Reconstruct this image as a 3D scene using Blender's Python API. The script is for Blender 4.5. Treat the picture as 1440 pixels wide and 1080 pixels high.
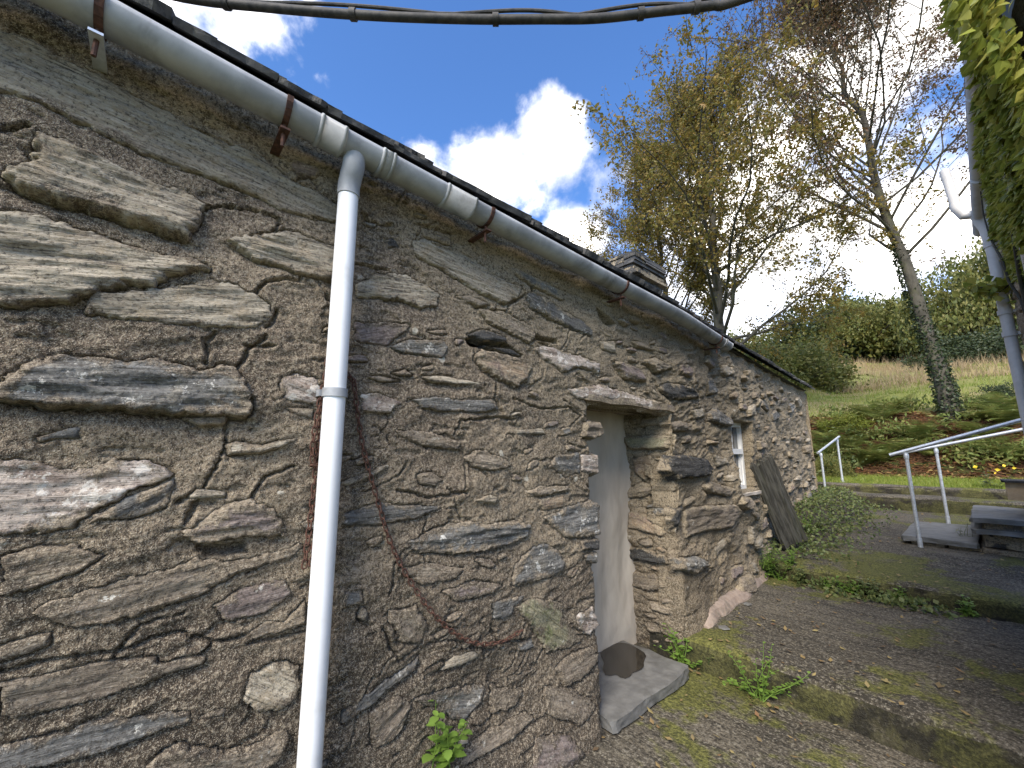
import bpy, math, random
import numpy as np
from mathutils import Vector, Matrix

# ------------------------------------------------------------------ scene, camera, sky, sun, exposure
sc = bpy.context.scene
for o in list(bpy.data.objects):
    bpy.data.objects.remove(o)
C = sc.collection
YAW = math.radians(48.7)
PITCH = math.radians(9.67)
FOC = 575.0            # focal length in pixels of a 1440 px wide picture
CAMZ = 1.5
cam_d = bpy.data.cameras.new('camera')
cam_d.sensor_width = 36
cam_d.lens = FOC / 1440 * 36
cam_d.clip_start = 0.02
cam_d.clip_end = 2000
cam = bpy.data.objects.new('camera', cam_d)
C.objects.link(cam)
cam.location = (0, 0, CAMZ)
cam.rotation_euler = (math.radians(90) + PITCH, 0, YAW)
sc.camera = cam

SUN_EL = math.radians(43)
SUN_AZ_VEC = Vector((0.40, -0.917, 0)).normalized()     # towards the veiled sun, behind the viewer
sun_d = bpy.data.lights.new('sun', 'SUN')
sun_d.energy = 1.5
sun_d.angle = math.radians(32)
sun_d.color = (1.0, 0.91, 0.78)
sun = bpy.data.objects.new('sun', sun_d)
C.objects.link(sun)
to_sun = Vector((SUN_AZ_VEC.x * math.cos(SUN_EL), SUN_AZ_VEC.y * math.cos(SUN_EL), math.sin(SUN_EL)))
sun.rotation_euler = to_sun.to_track_quat('Z', 'Y').to_euler()

sc.view_settings.view_transform = 'Standard'
sc.view_settings.look = 'None'
sc.view_settings.gamma = 1.0
sc.view_settings.use_curve_mapping = False
sc.view_settings.exposure = 2.2
sc.cycles.use_denoising = True
sc.cycles.max_bounces = 6
sc.cycles.diffuse_bounces = 4
sc.cycles.transparent_max_bounces = 8


# calibration: turns a point of the photograph into a direction in the place
def ray(u, v):
    x = (u - 720) / FOC
    y = -(v - 540) / FOC
    f = math.cos(PITCH) - math.sin(PITCH) * y
    up = math.sin(PITCH) + math.cos(PITCH) * y
    return Vector((-f * math.sin(YAW) + x * math.cos(YAW), f * math.cos(YAW) + x * math.sin(YAW), up))


def at_x(u, v, X):
    d = ray(u, v); t = X / d.x
    return Vector((X, d.y * t, CAMZ + d.z * t))


def at_y(u, v, Y):
    d = ray(u, v); t = Y / d.y
    return Vector((d.x * t, Y, CAMZ + d.z * t))


def at_z(u, v, Z):
    d = ray(u, v); t = (Z - CAMZ) / d.z
    return Vector((d.x * t, d.y * t, Z))


# ---- sky
world = bpy.data.worlds.new('World')
sc.world = world
world.use_nodes = True
wt = world.node_tree
wt.nodes.clear()


def N(nt, typ, ins=None, **props):
    n = nt.nodes.new(typ)
    for k, v in props.items():
        setattr(n, k, v)
    if ins:
        for k, v in ins.items():
            s = n.inputs[k]
            if isinstance(v, bpy.types.NodeSocket):
                nt.links.new(v, s)
            else:
                s.default_value = v
    return n


def M2(nt, op, a, b=0.0, c=None, clamp=False):
    n = nt.nodes.new('ShaderNodeMath'); n.operation = op; n.use_clamp = clamp
    for i, v in enumerate((a, b, c)):
        if v is None: continue
        if isinstance(v, bpy.types.NodeSocket): nt.links.new(v, n.inputs[i])
        else: n.inputs[i].default_value = v
    return n.outputs[0]


def SM(nt, v, a, b, lo=0.0, hi=1.0):
    n = nt.nodes.new('ShaderNodeMapRange'); n.interpolation_type = 'SMOOTHSTEP'
    nt.links.new(v, n.inputs['Value'])
    n.inputs['From Min'].default_value = a; n.inputs['From Max'].default_value = b
    n.inputs['To Min'].default_value = lo; n.inputs['To Max'].default_value = hi
    return n.outputs['Result']


def MIX(nt, fac, a, b, blend='MIX'):
    n = nt.nodes.new('ShaderNodeMix'); n.data_type = 'RGBA'; n.blend_type = blend
    for idx, v in ((0, fac), (6, a), (7, b)):
        if isinstance(v, bpy.types.NodeSocket): nt.links.new(v, n.inputs[idx])
        else: n.inputs[idx].default_value = v if idx == 0 else ((*v, 1.0) if len(v) == 3 else v)
    return n.outputs[2]


SKY_STRENGTH = 0.13
sky = N(wt, 'ShaderNodeTexSky', sky_type='NISHITA', sun_disc=False)
sky.sun_elevation = SUN_EL
sky.sun_rotation = math.atan2(SUN_AZ_VEC.x, SUN_AZ_VEC.y)
sky.air_density = 1.0; sky.dust_density = 0.6; sky.ozone_density = 2.5
tc = N(wt, 'ShaderNodeTexCoord')
dirv = tc.outputs['Generated']
nz1 = N(wt, 'ShaderNodeTexNoise', {'Vector': dirv, 'Scale': 3.2, 'Detail': 9.0, 'Roughness': 0.56, 'Distortion': 0.35})
nz2 = N(wt, 'ShaderNodeTexNoise', {'Vector': dirv, 'Scale': 11.0, 'Detail': 6.0, 'Roughness': 0.6})
acc = M2(wt, 'ADD', nz1.outputs['Fac'], M2(wt, 'MULTIPLY', M2(wt, 'SUBTRACT', nz2.outputs['Fac'], 0.5), 0.30))
# cumulus banks: direction, radius (deg), weight
for (u, v, rad, wgt) in ((735, 205, 10, .20), (655, 245, 8, .15), (570, 215, 5, .16), (805, 345, 6, .20), (330, 15, 11, .17), (1180, 20, 9, .14),
                         (1040, 170, 9, .12), (1230, 240, 10, .08), (1100, 420, 14, .16), (1330, 60, 11, .10), (1300, 178, 6, -.14), (1150, 245, 4, -.12), (1440, 150, 8, -.08), (950, 300, 6, .10), (1400, 400, 12, .12),
                         (1010, 350, 10, .12), (1090, 230, 8, .10), (640, 70, 15, -.16), (900, 60, 13, -.16), (850, 210, 5, -.06), (480, 120, 9, -.14), (1040, 60, 7, -.14)):
    d = ray(u, v).normalized()
    vm = N(wt, 'ShaderNodeVectorMath', {0: dirv, 1: d}, operation='DOT_PRODUCT')
    g = SM(wt, vm.outputs['Value'], math.cos(math.radians(rad)), 1.0, 0.0, wgt)
    acc = M2(wt, 'ADD', acc, g)
mask = SM(wt, acc, 0.475, 0.745)
shade = SM(wt, N(wt, 'ShaderNodeTexNoise', {'Vector': dirv, 'Scale': 5.0, 'Detail': 5.0}).outputs['Fac'], 0.35, 0.7)
cloud_col = MIX(wt, shade, (3.2, 3.1, 3.0), (8.6, 8.1, 7.4))
blue = MIX(wt, 1.0, sky.outputs['Color'], (.262, .378, .52), 'MULTIPLY')
skyc = MIX(wt, mask, blue, cloud_col)
bg = N(wt, 'ShaderNodeBackground', {'Color': skyc, 'Strength': SKY_STRENGTH})
wo = N(wt, 'ShaderNodeOutputWorld')
wt.links.new(bg.outputs[0], wo.inputs['Surface'])

# ------------------------------------------------------------------ numpy helpers
rng = np.random.default_rng(11)
random.seed(5)


def _hash(ix, iy, seed):
    h = (ix.astype(np.int64) * 374761393 + iy.astype(np.int64) * 668265263 + seed * 974634777) & 0xFFFFFFFF
    h = ((h ^ (h >> 13)) * 1274126177) & 0xFFFFFFFF
    return ((h ^ (h >> 16)) & 0xFFFF) / 65535.0


def vnoise(x, y, seed=0):
    x = np.asarray(x, float); y = np.asarray(y, float)
    ix = np.floor(x); iy = np.floor(y)
    fx = x - ix; fy = y - iy
    fx = fx * fx * fx * (fx * (fx * 6 - 15) + 10); fy = fy * fy * fy * (fy * (fy * 6 - 15) + 10)
    ix = ix.astype(np.int64); iy = iy.astype(np.int64)
    a = _hash(ix, iy, seed); b = _hash(ix + 1, iy, seed); c = _hash(ix, iy + 1, seed); d = _hash(ix + 1, iy + 1, seed)
    return (a * (1 - fx) + b * fx) * (1 - fy) + (c * (1 - fx) + d * fx) * fy - 0.5


def fbm(x, y, seed=0, octv=4, gain=0.5):
    r = 0; a = 1.0
    for i in range(octv):
        r = r + a * vnoise(x * 2 ** i + 17.3 * i, y * 2 ** i - 9.1 * i, seed + i * 31)
        a *= gain
    return r


def sstep(x, a, b):
    t = np.clip((x - a) / (b - a), 0, 1)
    return t * t * (3 - 2 * t)


def mesh_np(name, verts, faces, mat=None, smooth=False, attr=None):
    """verts (n,3); faces (m,3) or (m,4) int array, or a list of such arrays"""
    if not isinstance(faces, list): faces = [faces]
    faces = [np.asarray(f, np.int32) for f in faces if len(f)]
    me = bpy.data.meshes.new(name)
    verts = np.asarray(verts, np.float32)
    me.vertices.add(len(verts)); me.vertices.foreach_set('co', verts.ravel())
    nl = sum(f.size for f in faces); npoly = sum(len(f) for f in faces)
    me.loops.add(nl); me.polygons.add(npoly)
    me.loops.foreach_set('vertex_index', np.concatenate([f.ravel() for f in faces]))
    tot = np.concatenate([np.full(len(f), f.shape[1], np.int32) for f in faces])
    start = np.concatenate([[0], np.cumsum(tot)[:-1]]).astype(np.int32)
    me.polygons.foreach_set('loop_start', start)
    me.polygons.foreach_set('use_smooth', np.full(npoly, smooth))
    me.update(calc_edges=True)
    if attr is not None:
        at = me.attributes.new('inset', 'FLOAT', 'POINT'); at.data.foreach_set('value', np.asarray(attr, np.float32))
    if mat: me.materials.append(mat)
    return me


def link(name, me, parent=None, loc=None):
    o = bpy.data.objects.new(name, me)
    C.objects.link(o)
    if parent: o.parent = parent
    if loc is not None: o.location = loc
    return o


def tag(o, label=None, cat=None, group=None, kind=None):
    if label: o['label'] = label
    if cat: o['category'] = cat
    if group: o['group'] = group
    if kind: o['kind'] = kind
    return o


def thing(name, label, cat, loc=(0, 0, 0), group=None):
    o = bpy.data.objects.new(name, None); C.objects.link(o); o.location = loc
    o.empty_display_size = 0.1
    return tag(o, label, cat, group)


class MB:
    """collects simple shapes into one mesh"""
    def __init__(s): s.v = []; s.f = []

    def add(s, vs, fs):
        b = len(s.v); s.v += [tuple(p) for p in vs]; s.f += [tuple(i + b for i in f) for f in fs]; return s

    def box(s, a, b, jit=0.0):
        x0, y0, z0 = a; x1, y1, z1 = b
        vs = [(x0, y0, z0), (x1, y0, z0), (x1, y1, z0), (x0, y1, z0), (x0, y0, z1), (x1, y0, z1), (x1, y1, z1), (x0, y1, z1)]
        if jit: vs = [tuple(c + random.uniform(-jit, jit) for c in p) for p in vs]
        return s.add(vs, [(0, 3, 2, 1), (4, 5, 6, 7), (0, 1, 5, 4), (1, 2, 6, 5), (2, 3, 7, 6), (3, 0, 4, 7)])

    def tube(s, pts, rad, n=10, cap=True):
        pts = [Vector(p) for p in pts]
        rads = rad if isinstance(rad, (list, tuple)) else [rad] * len(pts)
        rings = []; up = None
        for i, p in enumerate(pts):
            d = (pts[min(i + 1, len(pts) - 1)] - pts[max(i - 1, 0)]).normalized()
            if up is None:
                up = d.orthogonal().normalized()
            else:
                up = (up - d * up.dot(d)).normalized()
            w = d.cross(up)
            rings.append([p + (up * math.cos(a) + w * math.sin(a)) * rads[i] for a in [2 * math.pi * k / n for k in range(n)]])
        vs = [q for r in rings for q in r]; fs = []
        for i in range(len(pts) - 1):
            for k in range(n):
                a = i * n + k; b = i * n + (k + 1) % n
                fs.append((a, b, b + n, a + n))
        if cap:
            fs.append(tuple(range(n - 1, -1, -1))); fs.append(tuple((len(pts) - 1) * n + k for k in range(n)))
        return s.add(vs, fs)

    def build(s, name, mat, parent=None, smooth=False, loc=None):
        me = bpy.data.meshes.new(name)
        me.from_pydata(s.v, [], s.f)
        if smooth:
            me.polygons.foreach_set('use_smooth', [True] * len(me.polygons))
            try: me.set_sharp_from_angle(angle=math.radians(40))
            except Exception: pass
        me.materials.append(mat)
        return link(name, me, parent, loc)


# ------------------------------------------------------------------ materials
def mat_new(name):
    m = bpy.data.materials.new(name); m.use_nodes = True
    nt = m.node_tree; nt.nodes.clear()
    out = nt.nodes.new('ShaderNodeOutputMaterial')
    b = nt.nodes.new('ShaderNodeBsdfPrincipled')
    nt.links.new(b.outputs[0], out.inputs['Surface'])
    return m, nt, b


def setp(nt, b, **kw):
    for k, v in kw.items():
        k = k.replace('_', ' ')
        s = b.inputs[k]
        if isinstance(v, bpy.types.NodeSocket): nt.links.new(v, s)
        else: s.default_value = (*v, 1.0) if isinstance(v, tuple) and len(v) == 3 else v


def noise(nt, vec, scale, detail=4.0, rough=0.55, dist=0.0):
    return N(nt, 'ShaderNodeTexNoise', {'Vector': vec, 'Scale': scale, 'Detail': detail, 'Roughness': rough, 'Distortion': dist}).outputs['Fac']


def bump(nt, h, strength, dist, normal=None):
    ins = {'Height': h, 'Strength': strength, 'Distance': dist}
    if normal is not None: ins['Normal'] = normal
    return N(nt, 'ShaderNodeBump', ins).outputs['Normal']


def mortar_color(nt, vec):
    """colour and relief of the lime mortar at a place on the wall"""
    sep = N(nt, 'ShaderNodeSeparateXYZ', {'Vector': vec})
    n1 = noise(nt, vec, 2.2, 6.0, 0.6, 0.3)
    n2 = noise(nt, vec, 14.0, 7.0, 0.68)
    n3 = noise(nt, vec, 78.0, 3.0, 0.72)
    n4 = noise(nt, vec, 240.0, 2.0, 0.7)
    col = MIX(nt, SM(nt, n1, 0.42, 0.58), (.125, .099, .079), (.245, .200, .152))
    col = MIX(nt, M2(nt, 'MULTIPLY', SM(nt, n2, 0.50, 0.62), .6), col, (.205, .165, .130))
    col = MIX(nt, M2(nt, 'MULTIPLY', SM(nt, n2, 0.46, 0.36), .75), col, (.092, .074, .057))
    # mortar gets darker, in broken patches, towards the foot and near end
    low_dark = M2(nt, 'ADD', M2(nt, 'MULTIPLY', sep.outputs['Z'], -0.62), M2(nt, 'MULTIPLY', sep.outputs['Y'], -0.17))
    low_dark = M2(nt, 'ADD', low_dark, M2(nt, 'MULTIPLY', noise(nt, vec, 3.1, 5.0, .6), 1.3))
    col = MIX(nt, M2(nt, 'MULTIPLY', SM(nt, low_dark, -0.30, 0.25), 0.85), col, (.062, .049, .039))
    # beige newer pointing right of the doorway and under the eaves
    newp = M2(nt, 'ADD', M2(nt, 'MULTIPLY', sep.outputs['Y'], 0.5), M2(nt, 'MULTIPLY', sep.outputs['Z'], 0.55))
    newp = M2(nt, 'ADD', newp, M2(nt, 'MULTIPLY', noise(nt, vec, 1.9, 4.0, .55), 1.4))
    col = MIX(nt, M2(nt, 'MULTIPLY', SM(nt, newp, 2.1, 3.3), .75), col, (.285, .238, .172))
    # sand grains
    col = MIX(nt, M2(nt, 'MULTIPLY', SM(nt, n3, 0.53, 0.59), .62), col, (.36, .31, .25))
    col = MIX(nt, M2(nt, 'MULTIPLY', SM(nt, n3, 0.47, 0.40), .78), col, (.045, .037, .03))
    col = MIX(nt, M2(nt, 'MULTIPLY', SM(nt, n4, 0.56, 0.62), .62), col, (.50, .45, .38))
    col = MIX(nt, 1.0, col, (1.16, 1.12, 1.01), 'MULTIPLY')
    h = M2(nt, 'ADD', M2(nt, 'MULTIPLY', n3, .9), M2(nt, 'MULTIPLY', n2, 1.0))
    h = M2(nt, 'ADD', h, M2(nt, 'MULTIPLY', n4, .4))
    return col, h


def mat_stone(name, c1, c2, c3, streak=1.0, lichen=0.25, lcol=(0.50, 0.48, 0.42), rough=0.85, wash=.5):
    m, nt, b = mat_new(name)
    tcn = N(nt, 'ShaderNodeTexCoord'); oi = N(nt, 'ShaderNodeObjectInfo')
    pos = N(nt, 'ShaderNodeNewGeometry').outputs['Position']
    off = N(nt, 'ShaderNodeCombineXYZ', {'X': M2(nt, 'MULTIPLY', oi.outputs['Random'], 37.0), 'Y': M2(nt, 'MULTIPLY', oi.outputs['Random'], 91.0), 'Z': 0.0})
    vec = N(nt, 'ShaderNodeVectorMath', {0: tcn.outputs['Object'], 1: off.outputs[0]}, operation='ADD').outputs[0]
    st = N(nt, 'ShaderNodeMapping', {'Vector': vec, 'Scale': (7.0, 120.0, 45.0)}).outputs[0]
    st2 = N(nt, 'ShaderNodeMapping', {'Vector': vec, 'Scale': (3.0, 26.0, 14.0)}).outputs[0]
    n_str = noise(nt, st, 1.0, 7.0, 0.68, 0.8)
    n_big = noise(nt, st2, 1.6, 6.0, 0.64, 0.9)
    n_fine = noise(nt, vec, 95.0, 4.0, 0.75)
    n_blot = noise(nt, vec, 9.0, 6.0, 0.66, 0.5)
    f1 = SM(nt, M2(nt, 'ADD', M2(nt, 'MULTIPLY', n_str, 0.5), M2(nt, 'MULTIPLY', n_big, 0.5)), 0.41, 0.59)
    col = MIX(nt, f1, c1, c2)
    col = MIX(nt, SM(nt, n_blot, 0.5, 0.62), col, c3)
    dark = M2(nt, 'MAXIMUM', SM(nt, n_str, 0.42, 0.34), M2(nt, 'MULTIPLY', SM(nt, n_big, 0.40, 0.35), .8))
    col = MIX(nt, M2(nt, 'MULTIPLY', dark, 0.9 * streak), col, (0.040, 0.034, 0.028))
    col = MIX(nt, M2(nt, 'MULTIPLY', SM(nt, n_fine, 0.54, 0.66), 0.5), col, MIX(nt, 0.5, c2, (0.52, 0.48, 0.41)))
    col = MIX(nt, M2(nt, 'MULTIPLY', SM(nt, n_fine, 0.46, 0.37), 0.75), col, (0.045, 0.038, 0.031))
    # lichen patches
    n_l = noise(nt, vec, 17.0, 6.0, 0.74, 0.2)
    lm = SM(nt, n_l, 0.69 - 0.17 * lichen, 0.72 - 0.17 * lichen)
    col = MIX(nt, M2(nt, 'MULTIPLY', lm, 0.8), col, lcol)
    val = M2(nt, 'ADD', 1.08, M2(nt, 'MULTIPLY', oi.outputs['Random'], 0.5))
    col = MIX(nt, 1.0, col, N(nt, 'ShaderNodeCombineColor', {'Red': val, 'Green': val, 'Blue': val}).outputs[0], 'MULTIPLY')
    # mortar smeared over the stone, mostly from its edges inwards
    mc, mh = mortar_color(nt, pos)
    ed = N(nt, 'ShaderNodeAttribute', attribute_name='inset').outputs['Fac']
    wn = M2(nt, 'ADD', noise(nt, pos, 7.0, 7.0, .70, .4), M2(nt, 'MULTIPLY', M2(nt, 'SUBTRACT', oi.outputs['Random'], .5), .10))
    wm = SM(nt, M2(nt, 'SUBTRACT', M2(nt, 'ADD', wn, .20 * (wash - .42)), M2(nt, 'MULTIPLY', ed, .24)), .38, .48)
    wm = M2(nt, 'MULTIPLY', wm, .92)
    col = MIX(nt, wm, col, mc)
    h = M2(nt, 'ADD', M2(nt, 'MULTIPLY', n_str, 1.0 * streak), M2(nt, 'MULTIPLY', n_fine, 0.4))
    h = M2(nt, 'ADD', h, M2(nt, 'MULTIPLY', n_big, 0.8))
    h = M2(nt, 'ADD', h, M2(nt, 'MULTIPLY', wm, M2(nt, 'ADD', M2(nt, 'MULTIPLY', mh, .4), -.1)))
    setp(nt, b, Base_Color=col, Roughness=rough, Normal=bump(nt, h, 1.0, 0.016))
    b.inputs['Specular IOR Level'].default_value = 0.3
    return m


ST = {
    'beige': mat_stone('slate_beige', (.240, .202, .150), (.365, .318, .242), (.285, .232, .162), 1.0, .15, wash=.12),
    'slate': mat_stone('slate_blue_grey', (.092, .088, .080), (.155, .149, .136), (.180, .163, .135), .8, .6, (.50, .48, .43), wash=.32),
    'pink': mat_stone('quartz_pink', (.30, .245, .20), (.40, .34, .285), (.22, .168, .135), .5, .8, (.54, .50, .44), wash=.3),
    'purple': mat_stone('stone_purple', (.120, .092, .080), (.205, .165, .145), (.165, .135, .112), .6, .35, wash=.6),
    'dark': mat_stone('slate_black', (.024, .024, .023), (.058, .056, .053), (.04, .038, .035), .9, .1, wash=.15),
    'ochre': mat_stone('stone_ochre', (.225, .160, .100), (.29, .230, .160), (.18, .132, .100), .6, .3, wash=.5),
    'green': mat_stone('stone_algae', (.16, .145, .085), (.225, .205, .135), (.12, .125, .055), .6, .35, wash=.5),
    'brown': mat_stone('stone_brown', (.150, .120, .090), (.245, .203, .150), (.195, .158, .116), .8, .35, wash=.66),
}


def mat_mortar():
    m, nt, b = mat_new('lime_mortar')
    vec = N(nt, 'ShaderNodeNewGeometry').outputs['Position']
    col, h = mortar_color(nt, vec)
    # pale lichen rosettes
    vo = N(nt, 'ShaderNodeTexVoronoi', {'Vector': vec, 'Scale': 5.5, 'Randomness': 1.0})
    ln = M2(nt, 'ADD', vo.outputs['Distance'], M2(nt, 'MULTIPLY', M2(nt, 'SUBTRACT', noise(nt, vec, 60.0, 4.0, .7), .5), .22))
    lsel = SM(nt, noise(nt, vec, 2.6, 3.0), .46, .54)
    lm = M2(nt, 'MULTIPLY', SM(nt, ln, .10, .07), lsel)
    col = MIX(nt, M2(nt, 'MULTIPLY', lm, .85), col, (.56, .52, .43))
    setp(nt, b, Base_Color=col, Roughness=.93, Normal=bump(nt, h, 1.0, .020))
    b.inputs['Specular IOR Level'].default_value = 0.2
    return m


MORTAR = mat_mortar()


def mat_simple(name, c1, c2=None, scale=20.0, rough=.6, bstr=.2, bdist=.004, metallic=0.0, spec=.4, stretch=None, dirt=None):
    m, nt, b = mat_new(name)
    tcn = N(nt, 'ShaderNodeTexCoord'); vec = tcn.outputs['Object']
    if stretch: vec = N(nt, 'ShaderNodeMapping', {'Vector': vec, 'Scale': stretch}).outputs[0]
    n1 = noise(nt, vec, scale, 6.0, .62, .2)
    col = MIX(nt, SM(nt, n1, .35, .65), c1, c2 or c1)
    if dirt:
        n2 = noise(nt, vec, scale * .35, 6.0, .7, .4)
        col = MIX(nt, M2(nt, 'MULTIPLY', SM(nt, n2, .5, .68), dirt[1]), col, dirt[0])
    setp(nt, b, Base_Color=col, Roughness=rough, Metallic=metallic, Normal=bump(nt, n1, bstr, bdist))
    b.inputs['Specular IOR Level'].default_value = spec
    return m


def mat_leaf(name, cols, rough=.5, trans=.35):
    """leaf: colour differs leaf by leaf (random per island)"""
    m, nt, b = mat_new(name)
    g = N(nt, 'ShaderNodeNewGeometry')
    ramp = N(nt, 'ShaderNodeValToRGB', {'Fac': g.outputs['Random Per Island']})
    el = ramp.color_ramp.elements
    while len(el) < len(cols): el.new(0.5)
    for i, c in enumerate(cols):
        el[i].position = i / max(1, len(cols) - 1); el[i].color = (*c, 1)
    setp(nt, b, Base_Color=ramp.outputs[0], Roughness=rough)
    b.inputs['Specular IOR Level'].default_value = .35
    out = [n for n in nt.nodes if n.type == 'OUTPUT_MATERIAL'][0]
    tr = N(nt, 'ShaderNodeBsdfTranslucent', {'Color': ramp.outputs[0]})
    mx = N(nt, 'ShaderNodeMixShader', {'Fac': trans})
    nt.links.new(b.outputs[0], mx.inputs[1]); nt.links.new(tr.outputs[0], mx.inputs[2])
    nt.links.new(mx.outputs[0], out.inputs['Surface'])
    return m


def mat_concrete():
    m, nt, b = mat_new('mossy_concrete')
    g = N(nt, 'ShaderNodeNewGeometry'); vec = g.outputs['Position']
    nrm = N(nt, 'ShaderNodeSeparateXYZ', {'Vector': g.outputs['True Normal']})
    n1 = noise(nt, vec, 1.4, 6.0, .6, .4); n2 = noise(nt, vec, 9.0, 6.0, .68); n3 = noise(nt, vec, 62.0, 3.0, .72); n4 = noise(nt, vec, 260.0, 2.0, .7)
    brush = noise(nt, N(nt, 'ShaderNodeMapping', {'Vector': vec, 'Rotation': (0, 0, .25), 'Scale': (1.5, 22.0, 1.0)}).outputs[0], 1.0, 4.0, .6, .5)
    col = MIX(nt, SM(nt, n1, .35, .65), (.060, .053, .043), (.125, .110, .088))
    col = MIX(nt, M2(nt, 'MULTIPLY', SM(nt, n2, .5, .68), .6), col, (.175, .155, .12))
    col = MIX(nt, M2(nt, 'MULTIPLY', SM(nt, brush, .5, .38), .65), col, (.030, .027, .021))
    col = MIX(nt, M2(nt, 'MULTIPLY', SM(nt, n3, .54, .62), .7), col, (.27, .25, .21))
    col = MIX(nt, M2(nt, 'MULTIPLY', SM(nt, n3, .47, .38), .8), col, (.020, .018, .014))
    col = MIX(nt, 1.0, col, (.98, .95, .88), 'MULTIPLY')
    # moss and algae: on risers and in patches
    mo = noise(nt, vec, 1.15, 5.0, .62, .5)
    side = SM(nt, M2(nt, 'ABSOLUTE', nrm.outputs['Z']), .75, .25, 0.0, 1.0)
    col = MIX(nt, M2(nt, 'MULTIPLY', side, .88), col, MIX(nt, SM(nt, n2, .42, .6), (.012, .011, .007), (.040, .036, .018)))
    side = M2(nt, 'MULTIPLY', side, .05)
    mm = SM(nt, M2(nt, 'ADD', M2(nt, 'ADD', mo, side), M2(nt, 'MULTIPLY', M2(nt, 'SUBTRACT', n2, .5), .35)), .51, .60)
    mm = M2(nt, 'MULTIPLY', mm, M2(nt, 'SUBTRACT', 1.0, M2(nt, 'MULTIPLY', side, 13.0), clamp=True))
    mcol = MIX(nt, SM(nt, n3, .35, .65), (.050, .054, .012), (.165, .165, .028))
    col = MIX(nt, M2(nt, 'MULTIPLY', mm, .8), col, mcol)
    h = M2(nt, 'ADD', M2(nt, 'MULTIPLY', n3, .8), M2(nt, 'MULTIPLY', n2, .8))
    h = M2(nt, 'ADD', h, M2(nt, 'MULTIPLY', brush, .5))
    setp(nt, b, Base_Color=col, Roughness=.88, Normal=bump(nt, h, 1.0, .022))
    b.inputs['Specular IOR Level'].default_value = .3
    return m


CONC = mat_concrete()
PVC = mat_simple('white_pvc', (.74, .75, .77), (.68, .69, .70), 3.0, .38, .05, .002, dirt=((.42, .40, .35), .55))
GUTTER = mat_simple('grey_weathered_gutter', (.25, .26, .275), (.37, .38, .395), 6.0, .55, .12, .003, dirt=((.11, .105, .095), .75))
RUST = mat_simple('rusty_iron', (.048, .024, .018), (.105, .047, .030), 60.0, .85, .6, .003, dirt=((.05, .022, .016), .6))
GALV = mat_simple('galvanised_tube', (.50, .52, .54), (.66, .68, .70), 35.0, .42, .08, .002, metallic=.55)
ROOFSLATE = mat_simple('roof_slate', (.045, .045, .048), (.095, .09, .085), 14.0, .8, .6, .01, dirt=((.16, .15, .12), .5), stretch=(1, 4, 4))
SLAB = mat_simple('slate_slab', (.115, .112, .105), (.175, .17, .158), 9.0, .55, .25, .006, dirt=((.07, .068, .06), .6))
RENDER = mat_simple('cement_render', (.46, .40, .33), (.55, .485, .40), 5.0, .9, .7, .012, dirt=((.34, .30, .25), .5), stretch=(1, 1, .35))
WOODW = mat_simple('white_painted_wood', (.78, .77, .74), (.70, .69, .66), 12.0, .5, .15, .003, dirt=((.42, .38, .32), .35))
CABLE = mat_simple('black_cable', (.018, .018, .018), (.05, .045, .04), 30.0, .7, .5, .004, dirt=((.09, .08, .07), .4))
BARK = mat_simple('mossy_bark', (.042, .037, .027), (.078, .069, .051), 7.0, .9, .8, .03, dirt=((.065, .068, .022), .6), stretch=(1, 1, .4))
OLDWOOD = mat_simple('weathered_plank', (.032, .030, .025), (.095, .09, .075), 9.0, .9, 1.0, .02, dirt=((.06, .065, .035), .5), stretch=(4, 4, .5))
PINKMORT = mat_simple('pink_fillet', (.25, .19, .15), (.33, .26, .21), 22.0, .95, .8, .012, dirt=((.14, .12, .09), .7))
SOIL = mat_simple('dark_soil', (.030, .025, .018), (.065, .052, .036), 16.0, .95, 1.0, .03, dirt=((.05, .058, .018), .6))


def glass_mat():
    m, nt, b = mat_new('window_glass')
    setp(nt, b, Base_Color=(.05, .055, .06), Roughness=.05)
    b.inputs['Specular IOR Level'].default_value = .9
    return m


GLASS = glass_mat()
CURTAIN = mat_simple('net_curtain', (.52, .52, .50), (.62, .62, .60), 30.0, .9, .3, .01, stretch=(8, 8, .5))

# ------------------------------------------------------------------ the cottage wall
XW = -1.67
KX = -0.0717
YB = 3.2


def xw(y):
    return XW + KX * np.maximum(np.asarray(y, float) - YB, 0)


def hit(u, v):
    d = ray(u, v)
    t = XW / d.x
    if d.x >= 0 or d.y * t > YB:
        t = (XW - KX * YB) / (d.x - KX * d.y)
    return (d.y * t, CAMZ + d.z * t)


# eaves line (height of the gutter's centre over the place)
_gy = [-3.5, -.25, .5, 2.36, 4.4, 9.3]
_gz = [2.86, 2.755, 2.718, 2.648, 2.59, 2.585]


def zg(y):
    return np.interp(y, _gy, _gz)


cottage = thing('stone_cottage', 'low slate rubble cottage with lime mortar, grey gutter and blocked doorway', 'cottage', (XW, 3.0, 0))


def child(o):
    """parent keeping the world place (parents sit unrotated at their location)"""
    return o


def sdf(a, z, poly):
    """signed distance, positive inside"""
    P = np.asarray(poly, float); Q = np.roll(P, -1, axis=0)
    best = np.full(a.shape, 1e9); ins = np.zeros(a.shape, bool)
    for (x0, y0), (x1, y1) in zip(P, Q):
        ex, ey = x1 - x0, y1 - y0
        L = ex * ex + ey * ey + 1e-12
        t = np.clip(((a - x0) * ex + (z - y0) * ey) / L, 0, 1)
        dx = a - x0 - t * ex; dy = z - y0 - t * ey
        best = np.minimum(best, dx * dx + dy * dy)
        c = ((y0 > z) != (y1 > z)) & (a < (x1 - x0) * (z - y0) / (y1 - y0 + 1e-12) + x0)
        ins ^= c
    d = np.sqrt(best)
    return np.where(ins, d, -d)


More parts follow.
